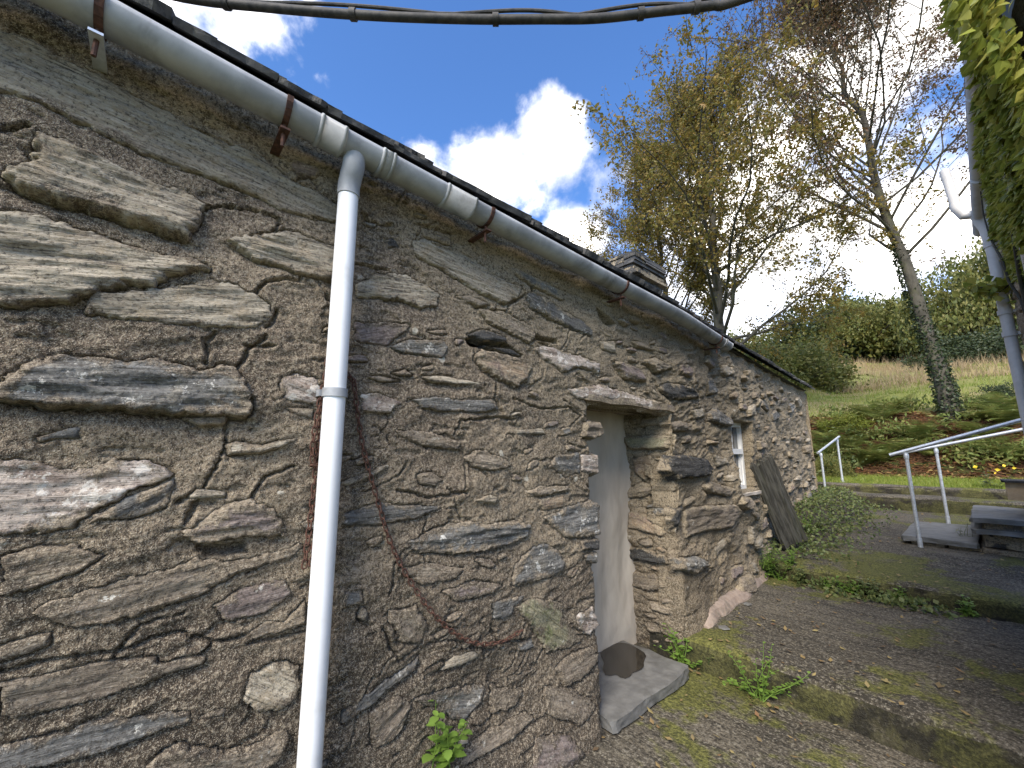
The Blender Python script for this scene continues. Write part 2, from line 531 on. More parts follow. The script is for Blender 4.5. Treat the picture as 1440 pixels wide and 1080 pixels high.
def dist_line(a, z, pts):
    best = np.full(a.shape, 1e9)
    for (x0, y0), (x1, y1) in zip(pts[:-1], pts[1:]):
        ex, ey = x1 - x0, y1 - y0
        L = ex * ex + ey * ey + 1e-12
        t = np.clip(((a - x0) * ex + (z - y0) * ey) / L, 0, 1)
        best = np.minimum(best, (a - x0 - t * ex) ** 2 + (z - y0 - t * ey) ** 2)
    return np.sqrt(best)


class Patch:
    """a rough wall surface: a height over (a, z); stones are set into it as objects of their own"""
    def __init__(s, A, Z, pos, low, frame, seed):
        s.A = A; s.Z = Z; s.pos = pos; s.low = low; s.frame = frame; s.seed = seed
        s.a, s.z = np.meshgrid(A, Z, indexing='ij')
        a, z = s.a, s.z
        s.H = low(a, z) + .010 * fbm(a * 6, z * 9, seed + 1, 3) + .007 * fbm(a * 22, z * 34, seed + 2, 3)
        rd = 1 - np.abs(fbm(a * 3.2 - z * 1.2, z * 11 - a * 2.5, seed + 8, 4, .6)) * 3.2
        s.H = s.H + (.0055 + .006 * sstep(a, 2.6, 3.6)) * np.clip(rd, -1, 1) * sstep(vnoise(a * 2.5, z * 3.5, seed + 6), -.25, .2) - .010 * sstep(fbm(a * 8, z * 26, seed + 12, 3), .34, .42)
        s.occ = np.zeros(a.shape, bool)
        s.stones = []

    def win(s, lo_a, hi_a, lo_z, hi_z):
        i0 = max(0, np.searchsorted(s.A, lo_a) - 1); i1 = min(len(s.A), np.searchsorted(s.A, hi_a) + 1)
        j0 = max(0, np.searchsorted(s.Z, lo_z) - 1); j1 = min(len(s.Z), np.searchsorted(s.Z, hi_z) + 1)
        return slice(i0, i1), slice(j0, j1)

    def warp(s, a, z, k, sd):
        wa = a + k * (.7 * vnoise(a * 14, z * 20, sd) + .8 * vnoise(a * 45, z * 60, sd + 3) + .5 * vnoise(a * 120, z * 140, sd + 7))
        wz = z + k * (.6 * vnoise(a * 12, z * 24, sd + 11) + .7 * vnoise(a * 40, z * 70, sd + 13) + .45 * vnoise(a * 110, z * 150, sd + 17))
        return wa, wz

    def set_stone(s, poly, kind, proud, ledge, parent, angle=None, crack=.6, name='stone'):
        P = np.asarray(poly, float)
        near = s.seed < 500 and P[:, 0].mean() < 2.3
        if near: proud = .004 + proud * (.9 if ledge > .85 else .42)
        c = P.mean(0); lo = P.min(0); hi = P.max(0)
        ext = hi - lo
        sd = s.seed + 100 + len(s.stones) * 7
        if angle is None:
            q = P - c
            w, vv = np.linalg.eigh(q.T @ q)
            e = vv[:, 1]
            if e[0] < 0: e = -e
            angle = math.atan2(e[1], e[0])
            if abs(angle) > 1.0: angle = 0.15
        k = float(np.clip(.13 * min(ext), .004, .017))
        zc = c[1]; hz = max(.02, ext[1] / 2)
        # mortar around and under it
        W = s.win(lo[0] - .08, hi[0] + .08, lo[1] - .1, hi[1] + .08)
        a, z = s.a[W], s.z[W]
        wa, wz = s.warp(a, z, k, sd)
        d = sdf(wa, wz, P)
        du = sdf(wa, wz + .03, P)
        Hm = s.H[W]
        Hm = Hm - .05 * sstep(d, .0, .014)
        cr = sstep(vnoise(a * 7, z * 7, sd + 5), .32 - crack - .05, .32 - crack + .05)
        Hm = Hm - (.013 + .012 * ledge) * np.exp(-((d + .001) / .0036) ** 2) * cr
        under = sstep(du - d, .004, .022) * (d < .012)
        Hm = Hm - ledge * (.034 + .03 * (ledge > .85)) * np.exp(-np.maximum(-d, 0) / .016) * under
        s.H[W] = Hm
        s.occ[W] |= d > -.010
        # the stone
        dist = math.hypot(XW, max(0, c[0])) if s.seed < 500 else 3.3
        sp = .0052 if c[0] < 1.8 and s.seed < 500 else (.0075 if dist < 4.2 else .012)
        A = np.arange(lo[0] - .02, hi[0] + .02 + sp, sp); Z = np.arange(lo[1] - .02, hi[1] + .02 + sp, min(sp, .008))
        a, z = np.meshgrid(A, Z, indexing='ij')
        wa, wz = s.warp(a, z, k, sd)
        d = sdf(wa, wz, P)
        ca, sa = math.cos(angle), math.sin(angle)
        la = (a - c[0]) * ca + (z - c[1]) * sa
        lp = -(a - c[0]) * sa + (z - c[1]) * ca
        size = min(1.0, min(ext) / .12)
        n = fbm(la * 5 + sd, lp * 34, sd + 1, 4, .55)
        terr = np.round((n + .15 * vnoise(la * 30, lp * 60, sd + 2)) * 5) / 5
        edge = .0035 + .003 * (not near)
        h = s.low(a, z) + proud * (1 - np.exp(-np.maximum(d, 0) / edge))
        h = h + ledge * (.008 if near else .014) * np.clip((zc - z) / hz, -1, 1) + (.0085 * terr + .004 * n) * size * sstep(d, -.002, .02) * (1.6 if ledge > .5 else 1.0)
        h = h + (.003 if near else .006) * fbm(la * 7, lp * 12, sd + 9, 2) * size
        h = h + .0025 * fbm(la * 60, lp * 110, sd + 4, 2)
        h = np.where(d < 0, h - .055 * sstep(-d, 0, .009), h)
        keep = d > -.014
        cell = keep[:-1, :-1] | keep[1:, :-1] | keep[:-1, 1:] | keep[1:, 1:]
        idx = np.arange(a.size).reshape(a.shape)
        ii, jj = np.nonzero(cell)
        quads = np.stack([idx[ii, jj], idx[ii + 1, jj], idx[ii + 1, jj + 1], idx[ii, jj + 1]], 1)
        used, inv = np.unique(quads, return_inverse=True)
        world = s.pos(a.ravel()[used], z.ravel()[used], h.ravel()[used])
        e1, e2, e3 = s.frame
        o0 = s.pos(np.array([c[0]]), np.array([c[1]]), np.array([0.0]))[0]
        ex = e1 * ca + e2 * sa; ey = -e1 * sa + e2 * ca
        R = np.stack([ex, ey, e3], 1)
        local = (world - o0) @ R
        me = mesh_np(name, local, inv.reshape(-1, 4), ST[kind], True, np.clip(d.ravel()[used] / min(.07, .45 * min(ext)), 0, 1))
        o = link(name, me, parent)
        Mx = Matrix([[R[0, 0], R[0, 1], R[0, 2], o0[0]], [R[1, 0], R[1, 1], R[1, 2], o0[1]], [R[2, 0], R[2, 1], R[2, 2], o0[2]], [0, 0, 0, 1]])
        s.stones.append((o, Mx))
        return o

    def groove(s, pts, w=.005, dep=.024):
        P = np.asarray(pts, float); lo = P.min(0) - .04; hi = P.max(0) + .04
        W = s.win(lo[0], hi[0], lo[1], hi[1])
        a, z = s.a[W], s.z[W]
        wa, wz = s.warp(a, z, .012, s.seed + 61)
        d = dist_line(wa, wz, P)
        ww = w * (.75 + .9 * (vnoise(a * 18, z * 18, s.seed + 71) + .3))
        s.H[W] -= dep * np.exp(-(d / np.maximum(ww, .0025)) ** 2)
        # a slight lift on one lip
        s.H[W] += .004 * np.exp(-((d - .012) / .010) ** 2)

    def hollow(s, poly, dep):
        P = np.asarray(poly, float); lo = P.min(0) - .05; hi = P.max(0) + .05
        W = s.win(lo[0], hi[0], lo[1], hi[1])
        a, z = s.a[W], s.z[W]
        wa, wz = s.warp(a, z, .008, s.seed + 67)
        s.H[W] -= dep * sstep(sdf(wa, wz, P), -.006, .012)
        s.occ[W] |= sdf(wa, wz, P) > -.01

    def fill(s, n, region, parent, rs, kinds, proud, size, tries=4000, ang=(.06, .13)):
        made = 0
        for _ in range(tries):
            if made >= n: break
            c = np.array([rs.uniform(region[0], region[1]), rs.uniform(region[2], region[3])])
            L = rs.uniform(*size) * (1 + .0 * c[0]); asp = rs.uniform(.22, .5)
            th = rs.normal(*ang)
            m = 11
            al = np.sort(rs.uniform(0, 2 * math.pi, m))
            r = rs.uniform(.72, 1.12, m)
            ux = np.sign(np.cos(al)) * np.abs(np.cos(al)) ** .7 * r * L / 2; uz = np.sign(np.sin(al)) * np.abs(np.sin(al)) ** .7 * r * L * asp / 2
            P = np.stack([c[0] + ux * math.cos(th) - uz * math.sin(th), c[1] + ux * math.sin(th) + uz * math.cos(th)], 1)
            lo = P.min(0); hi = P.max(0)
            if hi[1] > s.top(c[0]) - .09 or lo[0] < region[0] or hi[0] > region[1]: continue
            if s.blocked(lo, hi): continue
            W = s.win(lo[0], hi[0], lo[1], hi[1])
            if s.a[W].size < 6: continue
            inside = sdf(s.a[W], s.z[W], P) > -.012
            if (inside & s.occ[W]).any(): continue
            pr = rs.uniform(*proud)
            s.set_stone(P, kinds[rs.integers(len(kinds))], pr, float(rs.uniform(.0, 1.0) if pr > .012 else rs.uniform(0, .35)), parent, angle=th + rs.normal(0, .06), crack=rs.uniform(.25, .75))
            made += 1
        return made

    def mesh(s, name, mat, parent, cut=None):
        a, z = s.a, s.z
        V = s.pos(a.ravel(), z.ravel(), s.H.ravel())
        idx = np.arange(a.size).reshape(a.shape)
        cell = np.ones((a.shape[0] - 1, a.shape[1] - 1), bool)
        ac = (a[:-1, :-1] + a[1:, 1:]) / 2; zc = (z[:-1, :-1] + z[1:, 1:]) / 2
        if cut is not None: cell &= ~cut(ac, zc)
        ii, jj = np.nonzero(cell)
        q = np.stack([idx[ii, jj], idx[ii + 1, jj], idx[ii + 1, jj + 1], idx[ii, jj + 1]], 1)
        used, inv = np.unique(q, return_inverse=True)
        return link(name, mesh_np(name, V[used], inv.reshape(-1, 4), mat, True), parent)


# grid: fine where the wall is near
sv = list(np.arange(-3.2, -.7, .05))
s_ = -.7
while s_ < 9.3:
    sv.append(s_)
    s_ += .0052 if s_ < 1.5 else min(.020, .0052 * (1 + .45 * (s_ - 1.5)))
Sg = np.array(sv)
Zg_ = np.arange(-.12, 2.86, .0062)


def face_pos(a, z, h):
    return np.stack([xw(a) + h, a, z], 1)


def face_low(a, z):
    amp = .030 + .050 * sstep(a, 2.9, 4.0)
    w = amp * fbm(a * .9, z * 1.2, 3, 2) + (.018 + .03 * sstep(a, 3.0, 3.8)) * fbm(a * 3.2, z * 4.5, 5, 2)
    # battered foot of the wall
    return w + .10 * np.clip((.45 - z) / .45, 0, 1) ** 1.5 * sstep(a, .2, 1.6) * (1 - .9 * sstep(a, 2.0, 2.15) * (1 - sstep(a, 3.2, 3.35)))


E1, E2, E3 = np.array([0, 1., 0]), np.array([0, 0, 1.]), np.array([1., 0, 0])
face = Patch(Sg, Zg_, face_pos, face_low, (E1, E2, E3), 10)
face.H += .022 * sstep(face.a, 3.1, 3.8) * fbm(face.a * 9, face.z * 15, 77, 3)
DOOR = (2.16, 3.20, -.3, 1.845)
WIN = (4.80, 5.34, 1.10, 1.86)


def rect_in(a, z, r, grow=0.0):
    return (a > r[0] - grow) & (a < r[1] + grow) & (z > r[2] - grow) & (z < r[3] + grow)


face.top = lambda a: zg(a) + .05
face.blocked = lambda lo, hi: any(hi[0] > r[0] - .0 and lo[0] < r[1] + .0 and hi[1] > r[2] and lo[1] < r[3] + .03 for r in (DOOR, WIN))

wall = None
stone_parent = thing('tmp', 'tmp', 'tmp')     # replaced by the wall mesh below


def W(*pts):
    return [hit(u, v) for u, v in pts]


# stones of the wall as the photograph shows them: kind, how far proud (m), ledge 0..1, outline
STONES = [
    ('beige', .012, .25, [(0, 44), (33, 50), (110, 93), (143, 103), (187, 133), (230, 153), (273, 180), (317, 200), (347, 208), (373, 220), (413, 253), (447, 267), (478, 287), (477, 310), (433, 303), (393, 293), (360, 273), (293, 247), (250, 230), (200, 213), (133, 180), (83, 157), (50, 143), (20, 130), (-60, 112), (-60, 30)]),
    ('beige', .030, .9, [(50, 183), (93, 197), (133, 217), (173, 237), (220, 258), (260, 268), (290, 290), (280, 313), (265, 338), (213, 320), (173, 310), (117, 290), (73, 277), (33, 267), (3, 250), (20, 237), (40, 230), (57, 218), (47, 200)]),
    ('beige', .034, .7, [(-70, 290), (0, 297), (53, 300), (97, 317), (133, 330), (187, 348), (225, 358), (270, 362), (297, 378), (295, 385), (265, 385), (240, 390), (210, 403), (160, 402), (140, 408), (110, 424), (60, 428), (-70, 428)]),
    ('beige', .010, .2, [(135, 413), (180, 412), (240, 404), (293, 394), (327, 400), (360, 415), (378, 432), (383, 452), (360, 460), (300, 460), (233, 457), (167, 447), (117, 436), (122, 425)]),
    ('beige', .024, .8, [(317, 335), (345, 332), (380, 328), (400, 322), (430, 330), (478, 350), (480, 400), (450, 392), (420, 385), (390, 375), (360, 365), (335, 350)]),
    ('slate', .034, 1.0, [(-60, 548), (0, 542), (43, 507), (83, 497), (133, 502), (187, 507), (227, 505), (260, 513), (280, 520), (310, 515), (333, 520), (343, 540), (352, 560), (350, 587), (320, 583), (267, 583), (187, 580), (133, 573), (67, 570), (0, 562), (-60, 560)]),
    ('brown', .018, .4, [(260, 588), (320, 585), (316, 597), (280, 599)]),
    ('pink', .010, .3, [(393, 530), (420, 526), (448, 535), (446, 570), (397, 563)]),
    ('beige', .010, .2, [(400, 573), (440, 575), (437, 589), (415, 583)]),
    ('beige', .022, .5, [(317, 627), (333, 620), (367, 627), (393, 620), (420, 616), (400, 628), (367, 638), (320, 638)]),
    ('pink', .012, .3, [(-60, 640), (0, 643), (20, 645), (60, 652), (90, 658), (120, 660), (160, 647), (207, 645), (233, 657), (243, 668), (215, 682), (185, 690), (160, 705), (130, 722), (100, 738), (63, 747), (-60, 748)]),
    ('slate', .009, .3, [(245, 672), (239, 692), (233, 712), (195, 725), (150, 731), (120, 738), (140, 722), (165, 706), (190, 694), (220, 684)]),
    ('beige', .022, .5, [(267, 697), (277, 688), (317, 692), (317, 699), (268, 702)]),
    ('purple', .020, .6, [(257, 747), (287, 727), (320, 708), (350, 702), (378, 712), (395, 730), (398, 752), (333, 757), (277, 764)]),
    ('brown', .016, .4, [(37, 863), (57, 853), (117, 833), (187, 810), (233, 797), (273, 787), (350, 785), (385, 778), (420, 763), (430, 770), (400, 787), (333, 810), (280, 837), (213, 857), (143, 877), (100, 883), (73, 873)]),
    ('slate', .020, .5, [(-60, 1070), (0, 1053), (77, 1030), (160, 1010), (227, 1000), (267, 997), (270, 1013), (200, 1037), (133, 1060), (83, 1073), (0, 1090), (-60, 1100)]),
    ('beige', .016, .3, [(343, 977), (353, 943), (377, 933), (400, 927), (420, 940), (422, 960), (410, 983), (383, 997), (360, 997)]),
    ('brown', .014, .4, [(343, 893), (373, 872), (400, 875), (430, 843), (432, 877), (393, 888), (360, 896)]),
    ('brown', .020, .3, [(200, 1080), (243, 1043), (300, 1050), (340, 1050), (400, 1025), (407, 1030), (395, 1055), (360, 1090), (200, 1110)]),
    ('brown', .012, .2, [(0, 962), (60, 950), (150, 930), (215, 925), (245, 940), (200, 965), (120, 990), (40, 1008), (0, 1010)]),
    ('brown', .012, .2, [(0, 782), (50, 770), (110, 768), (150, 780), (110, 805), (40, 830), (0, 835)]),
    ('purple', .012, .2, [(300, 850), (340, 828), (400, 815), (410, 835), (370, 862), (320, 870)]),
    ('brown', .014, .3, [(225, 935), (250, 926), (292, 920), (285, 932), (245, 942), (215, 952)]),
    # right of the downpipe
    ('beige', .014, .4, [(580, 340), (590, 335), (643, 354), (667, 363), (693, 387), (713, 397), (733, 403), (727, 420), (710, 427), (677, 413), (627, 382), (580, 357)]),
    ('brown', .012, .3, [(590, 319), (633, 330), (633, 346), (592, 331)]),
    ('dark', .012, .3, [(542, 337), (552, 332), (563, 347), (547, 348)]),
    ('beige', .012, .4, [(500, 400), (530, 383), (570, 385), (600, 400), (623, 413), (613, 430), (590, 432), (570, 420), (500, 418)]),
    ('slate', .010, .4, [(713, 373), (747, 387), (773, 400), (793, 413), (790, 423), (770, 413), (743, 400), (720, 383)]),
    ('slate', .018, .5, [(738, 413), (747, 412), (773, 423), (793, 437), (817, 452), (830, 467), (827, 472), (800, 460), (773, 448), (747, 433)]),
    ('brown', .014, .4, [(640, 417), (660, 415), (690, 429), (673, 432)]),
    ('brown', .016, .5, [(673, 436), (710, 438), (747, 457), (753, 477), (743, 483), (720, 467), (687, 453)]),
    ('dark', .020, .8, [(657, 471), (680, 463), (712, 475), (710, 481), (680, 480)]),
    ('dark', .010, .4, [(683, 487), (720, 491), (735, 501), (715, 498)]),
    ('ochre', .030, .5, [(663, 500), (677, 491), (713, 498), (740, 507), (748, 517), (740, 533), (723, 543), (697, 533), (677, 520)]),
    ('pink', .018, .4, [(747, 487), (770, 487), (800, 497), (843, 510), (840, 523), (813, 517), (790, 523), (763, 503)]),
    ('slate', .008, .2, [(547, 488), (573, 478), (623, 480), (630, 490), (620, 503), (563, 496)]),
    ('purple', .008, .1, [(497, 453), (547, 453), (580, 457), (545, 485), (497, 480)]),
    ('beige', .014, .3, [(840, 480), (863, 480), (867, 497), (847, 493)]),
    ('purple', .026, .6, [(860, 508), (873, 507), (903, 520), (908, 537), (880, 533)]),
    ('brown', .030, .9, [(903, 507), (923, 503), (945, 517), (923, 523)]),
    ('brown', .018, .6, [(887, 479), (905, 481), (920, 493), (895, 488)]),
    ('dark', .026, .5, [(927, 546), (940, 537), (970, 545), (985, 560), (945, 562)]),
    ('pink', .010, .2, [(505, 553), (530, 552), (563, 567), (547, 580), (507, 580)]),
    ('slate', .010, .3, [(580, 562), (610, 558), (647, 563), (690, 563), (698, 577), (667, 580), (623, 578), (593, 573)]),
    ('beige', .018, .8, [(590, 530), (620, 528), (660, 536), (680, 541), (640, 541), (600, 536)]),
    ('brown', .016, .8, [(508, 529), (535, 529), (562, 536), (535, 538)]),
    ('brown', .012, .4, [(550, 603), (603, 607), (647, 623), (640, 633), (597, 627), (560, 613)]),
    ('beige', .012, .5, [(722, 605), (763, 602), (767, 610), (725, 610)]),
    ('beige', .018, .4, [(482, 677), (513, 667), (540, 653), (548, 653), (530, 668), (500, 681), (482, 684)]),
    ('slate', .012, .4, [(482, 723), (533, 707), (573, 710), (623, 713), (590, 727), (530, 737), (482, 738)]),
    ('slate', .020, .7, [(570, 763), (597, 750), (627, 737), (660, 733), (697, 737), (727, 732), (747, 738), (743, 753), (720, 763), (687, 773), (640, 780), (590, 775)]),
    ('slate', .014, .4, [(763, 727), (800, 713), (833, 703), (844, 710), (843, 753), (793, 755), (777, 740)]),
    ('slate', .012, .2, [(718, 823), (723, 797), (747, 773), (763, 763), (783, 773), (793, 790), (787, 803), (757, 817)]),
    ('beige', .022, .6, [(663, 704), (687, 695), (698, 700), (693, 707)]),
    ('brown', .018, .6, [(740, 693), (757, 683), (803, 683), (800, 690), (757, 698)]),
    ('slate', .008, .1, [(783, 640), (815, 637), (818, 667), (797, 670), (770, 657)]),
    ('brown', .034, .9, [(823, 593), (843, 593), (849, 612), (833, 618), (822, 612)]),
    ('pink', .012, .2, [(820, 640), (843, 640), (843, 667), (820, 662)]),
    ('dark', .020, .7, [(817, 760), (842, 758), (840, 773), (817, 772)]),
    ('slate', .020, .6, [(820, 780), (840, 777), (838, 792), (825, 790)]),
    ('ochre', .010, .1, [(757, 702), (793, 697), (793, 713), (763, 718)]),
    ('pink', .020, .2, [(797, 546), (847, 541), (880, 551), (923, 564), (947, 578), (944, 582), (890, 570), (836, 563), (813, 561)]),
    ('brown', .014, .4, [(647, 643), (672, 632), (700, 640), (720, 655), (690, 662), (660, 655)]),
    ('brown', .012, .3, [(585, 668), (606, 664), (623, 674), (610, 684), (592, 680)]),
    # low, left of the doorway
    ('slate', .018, .4, [(482, 997), (507, 977), (547, 953), (580, 933), (592, 922), (583, 940), (550, 965), (513, 993), (482, 1017)]),
    ('beige', .018, .5, [(617, 943), (637, 922), (667, 915), (672, 922), (647, 934)]),
    ('slate', .010, .2, [(580, 980), (630, 967), (683, 963), (677, 987), (650, 1013), (613, 997)]),
    ('green', .014, .2, [(725, 853), (757, 841), (790, 847), (793, 867), (817, 900), (797, 913), (770, 917), (757, 893)]),
    ('slate', .010, .2, [(693, 845), (738, 837), (721, 853), (718, 867), (693, 870)]),
    ('pink', .026, .4, [(810, 867), (833, 853), (843, 880), (827, 893), (813, 883)]),
    ('brown', .022, .5, [(780, 937), (803, 920), (833, 907), (840, 927), (813, 950), (787, 963)]),
    ('brown', .024, .5, [(640, 1057), (680, 1027), (733, 997), (743, 1003), (713, 1030), (667, 1057), (640, 1072)]),
    ('purple', .020, .3, [(740, 1027), (780, 1020), (800, 1047), (767, 1073), (727, 1073)]),
    ('brown', .016, .4, [(713, 950), (757, 937), (733, 954), (720, 961)]),
    ('slate', .018, .4, [(482, 830), (507, 827), (508, 847), (482, 853)]),
    ('beige', .016, .2, [(502, 867), (510, 852), (516, 860), (511, 873)]),
    ('brown', .016, .3, [(545, 860), (585, 850), (600, 880), (590, 905), (560, 900)]),
    ('purple', .014, .3, [(620, 830), (665, 815), (705, 822), (690, 835), (640, 845)]),
    ('brown', .016, .4, [(560, 800), (600, 790), (650, 798), (640, 812), (590, 822)]),
    ('brown', .016, .3, [(520, 1000), (560, 975), (575, 990), (560, 1030), (525, 1050)]),
    ('brown', .018, .3, [(760, 960), (800, 965), (825, 985), (800, 1010), (760, 1000)]),
    ('brown', .020, .5, [(690, 965), (735, 968), (720, 990), (690, 1000)]),
    # right of the doorway
    ('brown', .035, .6, [(940, 595), (958, 591), (974, 595), (972, 606), (949, 607)]),
    ('beige', .025, .3, [(972, 576), (991, 573), (994, 587), (980, 589)]),
    ('slate', .045, .5, [(999, 580), (1010, 574), (1028, 589), (1027, 600), (1017, 598), (1002, 592)]),
    ('dark', .050, .4, [(935, 661), (943, 642), (963, 639), (997, 646), (1005, 659), (999, 669), (972, 671), (948, 674)]),
    ('dark', .035, .4, [(953, 714), (960, 708), (955, 726), (949, 742), (945, 731), (945, 718)]),
    ('brown', .040, .5, [(983, 684), (1002, 676), (1030, 687), (1024, 698), (991, 692)]),
    ('brown', .030, .3, [(962, 720), (974, 712), (1030, 709), (1041, 720), (1019, 742), (986, 748), (962, 756)]),
    ('beige', .030, .4, [(1006, 639), (1024, 642), (1026, 653), (1014, 656)]),
    ('slate', .035, .6, [(950, 785), (975, 780), (990, 792), (970, 806), (952, 800)]),
]
for kd, pr, lg, px in STONES:
    face.set_stone(W(*px), kd, pr, lg, stone_parent, crack=.30)

CRACKS = [
    [(388, 438), (384, 455), (376, 462)], [(300, 468), (291, 478), (290, 512)], [(372, 476), (352, 488), (344, 503), (333, 520)], [(344, 487), (384, 488)],
    [(352, 592), (322, 590), (316, 615), (315, 633), (302, 655), (283, 690), (250, 706)], [(360, 413), (374, 398), (395, 392), (420, 396), (425, 388)],
    [(353, 560), (354, 585)], [(508, 297), (520, 313), (552, 316)], [(697, 538), (695, 562), (706, 582)], [(637, 612), (645, 592), (700, 587), (722, 590)],
    [(666, 645), (685, 672)], [(412, 655), (375, 668), (350, 702)], [(0, 948), (67, 931), (173, 914), (257, 887), (297, 900)], [(350, 902), (430, 888)],
    [(110, 95), (143, 110), (190, 136), (232, 156), (275, 183), (320, 203), (350, 212)], [(372, 222), (395, 242), (415, 262)],
    [(413, 255), (437, 245), (450, 268)], [(290, 290), (310, 288), (350, 293), (392, 303), (397, 312), (380, 330)], [(0, 180), (40, 178)],
    [(0, 795), (24, 787)], [(506, 830), (506, 860), (500, 870), (512, 876), (522, 878)], [(633, 330), (637, 350)], [(715, 430), (713, 437), (690, 437)],
    [(733, 405), (738, 415), (715, 430)], [(755, 480), (770, 485)], [(822, 470), (815, 478)], [(565, 295), (580, 315), (640, 330)], [(545, 380), (500, 372)],
    [(482, 640), (520, 655)], [(560, 690), (600, 700), (655, 692)], [(720, 560), (760, 575), (800, 572), (820, 585)], [(535, 880), (560, 930), (590, 910)],
    [(690, 880), (700, 905), (740, 900)], [(280, 700), (262, 735)], [(340, 895), (300, 902), (270, 930)], [(600, 905), (640, 900), (690, 915)],
]
for cpx in CRACKS:
    face.groove(W(*cpx), .0048, .030)
rs = np.random.default_rng(4)
for k in range(46):
    p = np.array([rs.uniform(-.5, 2.1), rs.uniform(.1, 2.6)]); th = rs.normal(.05, .5); pts = [p]
    for j in range(rs.integers(3, 7)):
        th += rs.normal(0, .45); p = p + rs.uniform(.03, .07) * np.array([math.cos(th), math.sin(th)]); pts.append(p)
    face.groove(pts, .0035, rs.uniform(.008, .022))
for poly, dep in (([(655, 477), (690, 468), (712, 482), (737, 500), (715, 500), (680, 491), (660, 486)], .09),
                  ([(275, 768), (345, 764), (352, 778), (290, 783)], .07),
                  ([(836, 430), (848, 440), (866, 456), (856, 461), (842, 448)], .07),
                  ([(745, 402), (752, 402), (754, 411), (746, 411)], .07), ([(748, 470), (783, 478), (785, 484), (752, 478)], .06)):
    face.hollow(W(*poly), dep)

face.fill(75, (-.75, 2.1, .0, 2.7), stone_parent, np.random.default_rng(21), ['brown', 'brown', 'beige', 'purple', 'ochre', 'slate'], (.004, .016), (.06, .17), ang=(.12, .18))
face.fill(16, (2.1, 3.3, 1.9, 2.7), stone_parent, np.random.default_rng(22), ['brown', 'beige', 'purple'], (.008, .025), (.09, .22))
n_r = face.fill(122, (3.22, 9.2, .05, 2.7), stone_parent, np.random.default_rng(23), ['brown', 'brown', 'beige', 'ochre', 'purple', 'slate', 'brown'], (.018, .060), (.14, .42), tries=9000)


# openings: rounded arrises turning into the reveals
def open_drop(p, r, rad):
    da = np.maximum(np.maximum(r[0] - p.a, p.a - r[1]), 0); dz = np.maximum(np.maximum(r[2] - p.z, p.z - r[3]), 0)
    ins = rect_in(p.a, p.z, r)
    d = np.hypot(da, dz) + .012 * vnoise(p.a * 25, p.z * 18, 91)
    q = np.clip(rad - d, 0, rad)
    drop = rad - np.sqrt(np.maximum(rad * rad - q * q, 0))
    p.H -= np.where(ins, rad + .15, drop)


open_drop(face, DOOR, .045)
open_drop(face, WIN, .03)
di = lambda a, z: rect_in(a, z, (DOOR[0] + .02, DOOR[1] - .02, DOOR[2], DOOR[3] - .02)) | rect_in(a, z, (WIN[0] + .03, WIN[1] - .03, WIN[2] + .02, WIN[3] - .03)) | (z > zg(a) + .10)
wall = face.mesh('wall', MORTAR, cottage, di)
wall.location = -Vector(cottage.location)
bpy.context.view_layer.update()


def adopt(stones, parent):
    pm = Matrix.Translation(Vector(cottage.location) + Vector(parent.location)) if parent.parent else Matrix.Translation(parent.location)
    for o, Mx in stones:
        o.parent = parent
        o.matrix_parent_inverse = Matrix.Identity(4)
        o.matrix_basis = pm.inverted() @ Mx


adopt(face.stones, wall)
bpy.data.objects.remove(stone_parent)

# right-hand reveal of the doorway (faces the viewer)
DEEP = .43


def rev_pos(a, z, h):      # a runs from the back (0) to the face (DEEP)
    return np.stack([XW - DEEP + a, DOOR[1] + .012 - h * np.ones_like(a), z], 1)


rev = Patch(np.arange(-.03, DEEP + .012, .0075), np.arange(-.08, 1.93, .0075), rev_pos, lambda a, z: .045 * fbm(a * 4, z * 3.2, 41, 3) + .02 * np.sin(z * 9) * (a < 9),
            (np.array([1., 0, 0]), np.array([0, 0, 1.]), np.array([0, -1., 0])), 600)
rev.H += .035 * fbm(rev.a * 8, rev.z * 13, 47, 4)
rev.top = lambda a: 1.95
rev.blocked = lambda lo, hi: False


def RV(*pts):
    out = []
    for u, v in pts:
        p = at_y(u, v, DOOR[1])
        out.append((p.x - XW + DEEP, p.z))
    return out


for kd, pr, lg, px in [('green', .035, .6, [(879, 614), (915, 611), (943, 612), (942, 631), (891, 632), (881, 625)]), ('brown', .035, .7, [(880, 687), (902, 678), (938, 687), (942, 689), (902, 698), (879, 700)]),
                       ('ochre', .03, .4, [(884, 720), (902, 723), (938, 749), (934, 755), (885, 742)]), ('dark', .035, .6, [(880, 770), (902, 769), (938, 784), (942, 794), (915, 791), (881, 787)]),
                       ('ochre', .03, .3, [(889, 645), (915, 640), (922, 665), (905, 676), (892, 665)]), ('brown', .03, .5, [(886, 805), (920, 808), (938, 825), (915, 832), (888, 825)]),
                       ('slate', .03, .5, [(905, 712), (918, 706), (934, 712), (938, 728), (920, 724)])]:
    rev.set_stone(RV(*px), kd, pr, lg, cottage)
rev.fill(16, (.0, DEEP - .02, .02, 1.82), cottage, np.random.default_rng(31), ['brown', 'ochre', 'green', 'brown'], (.012, .035), (.1, .26))
reveal = rev.mesh('doorway_reveal', MORTAR, cottage)
reveal.location = -Vector(cottage.location)
adopt(rev.stones, reveal)
# plain reveal on the other side
mb = MB()
mb.box((XW - DEEP - .05, DOOR[0] - .25, -.1), (XW - .06, DOOR[0] - .002, 1.95))
o = mb.build('doorway_reveal', MORTAR, cottage); o.location = -Vector(cottage.location)
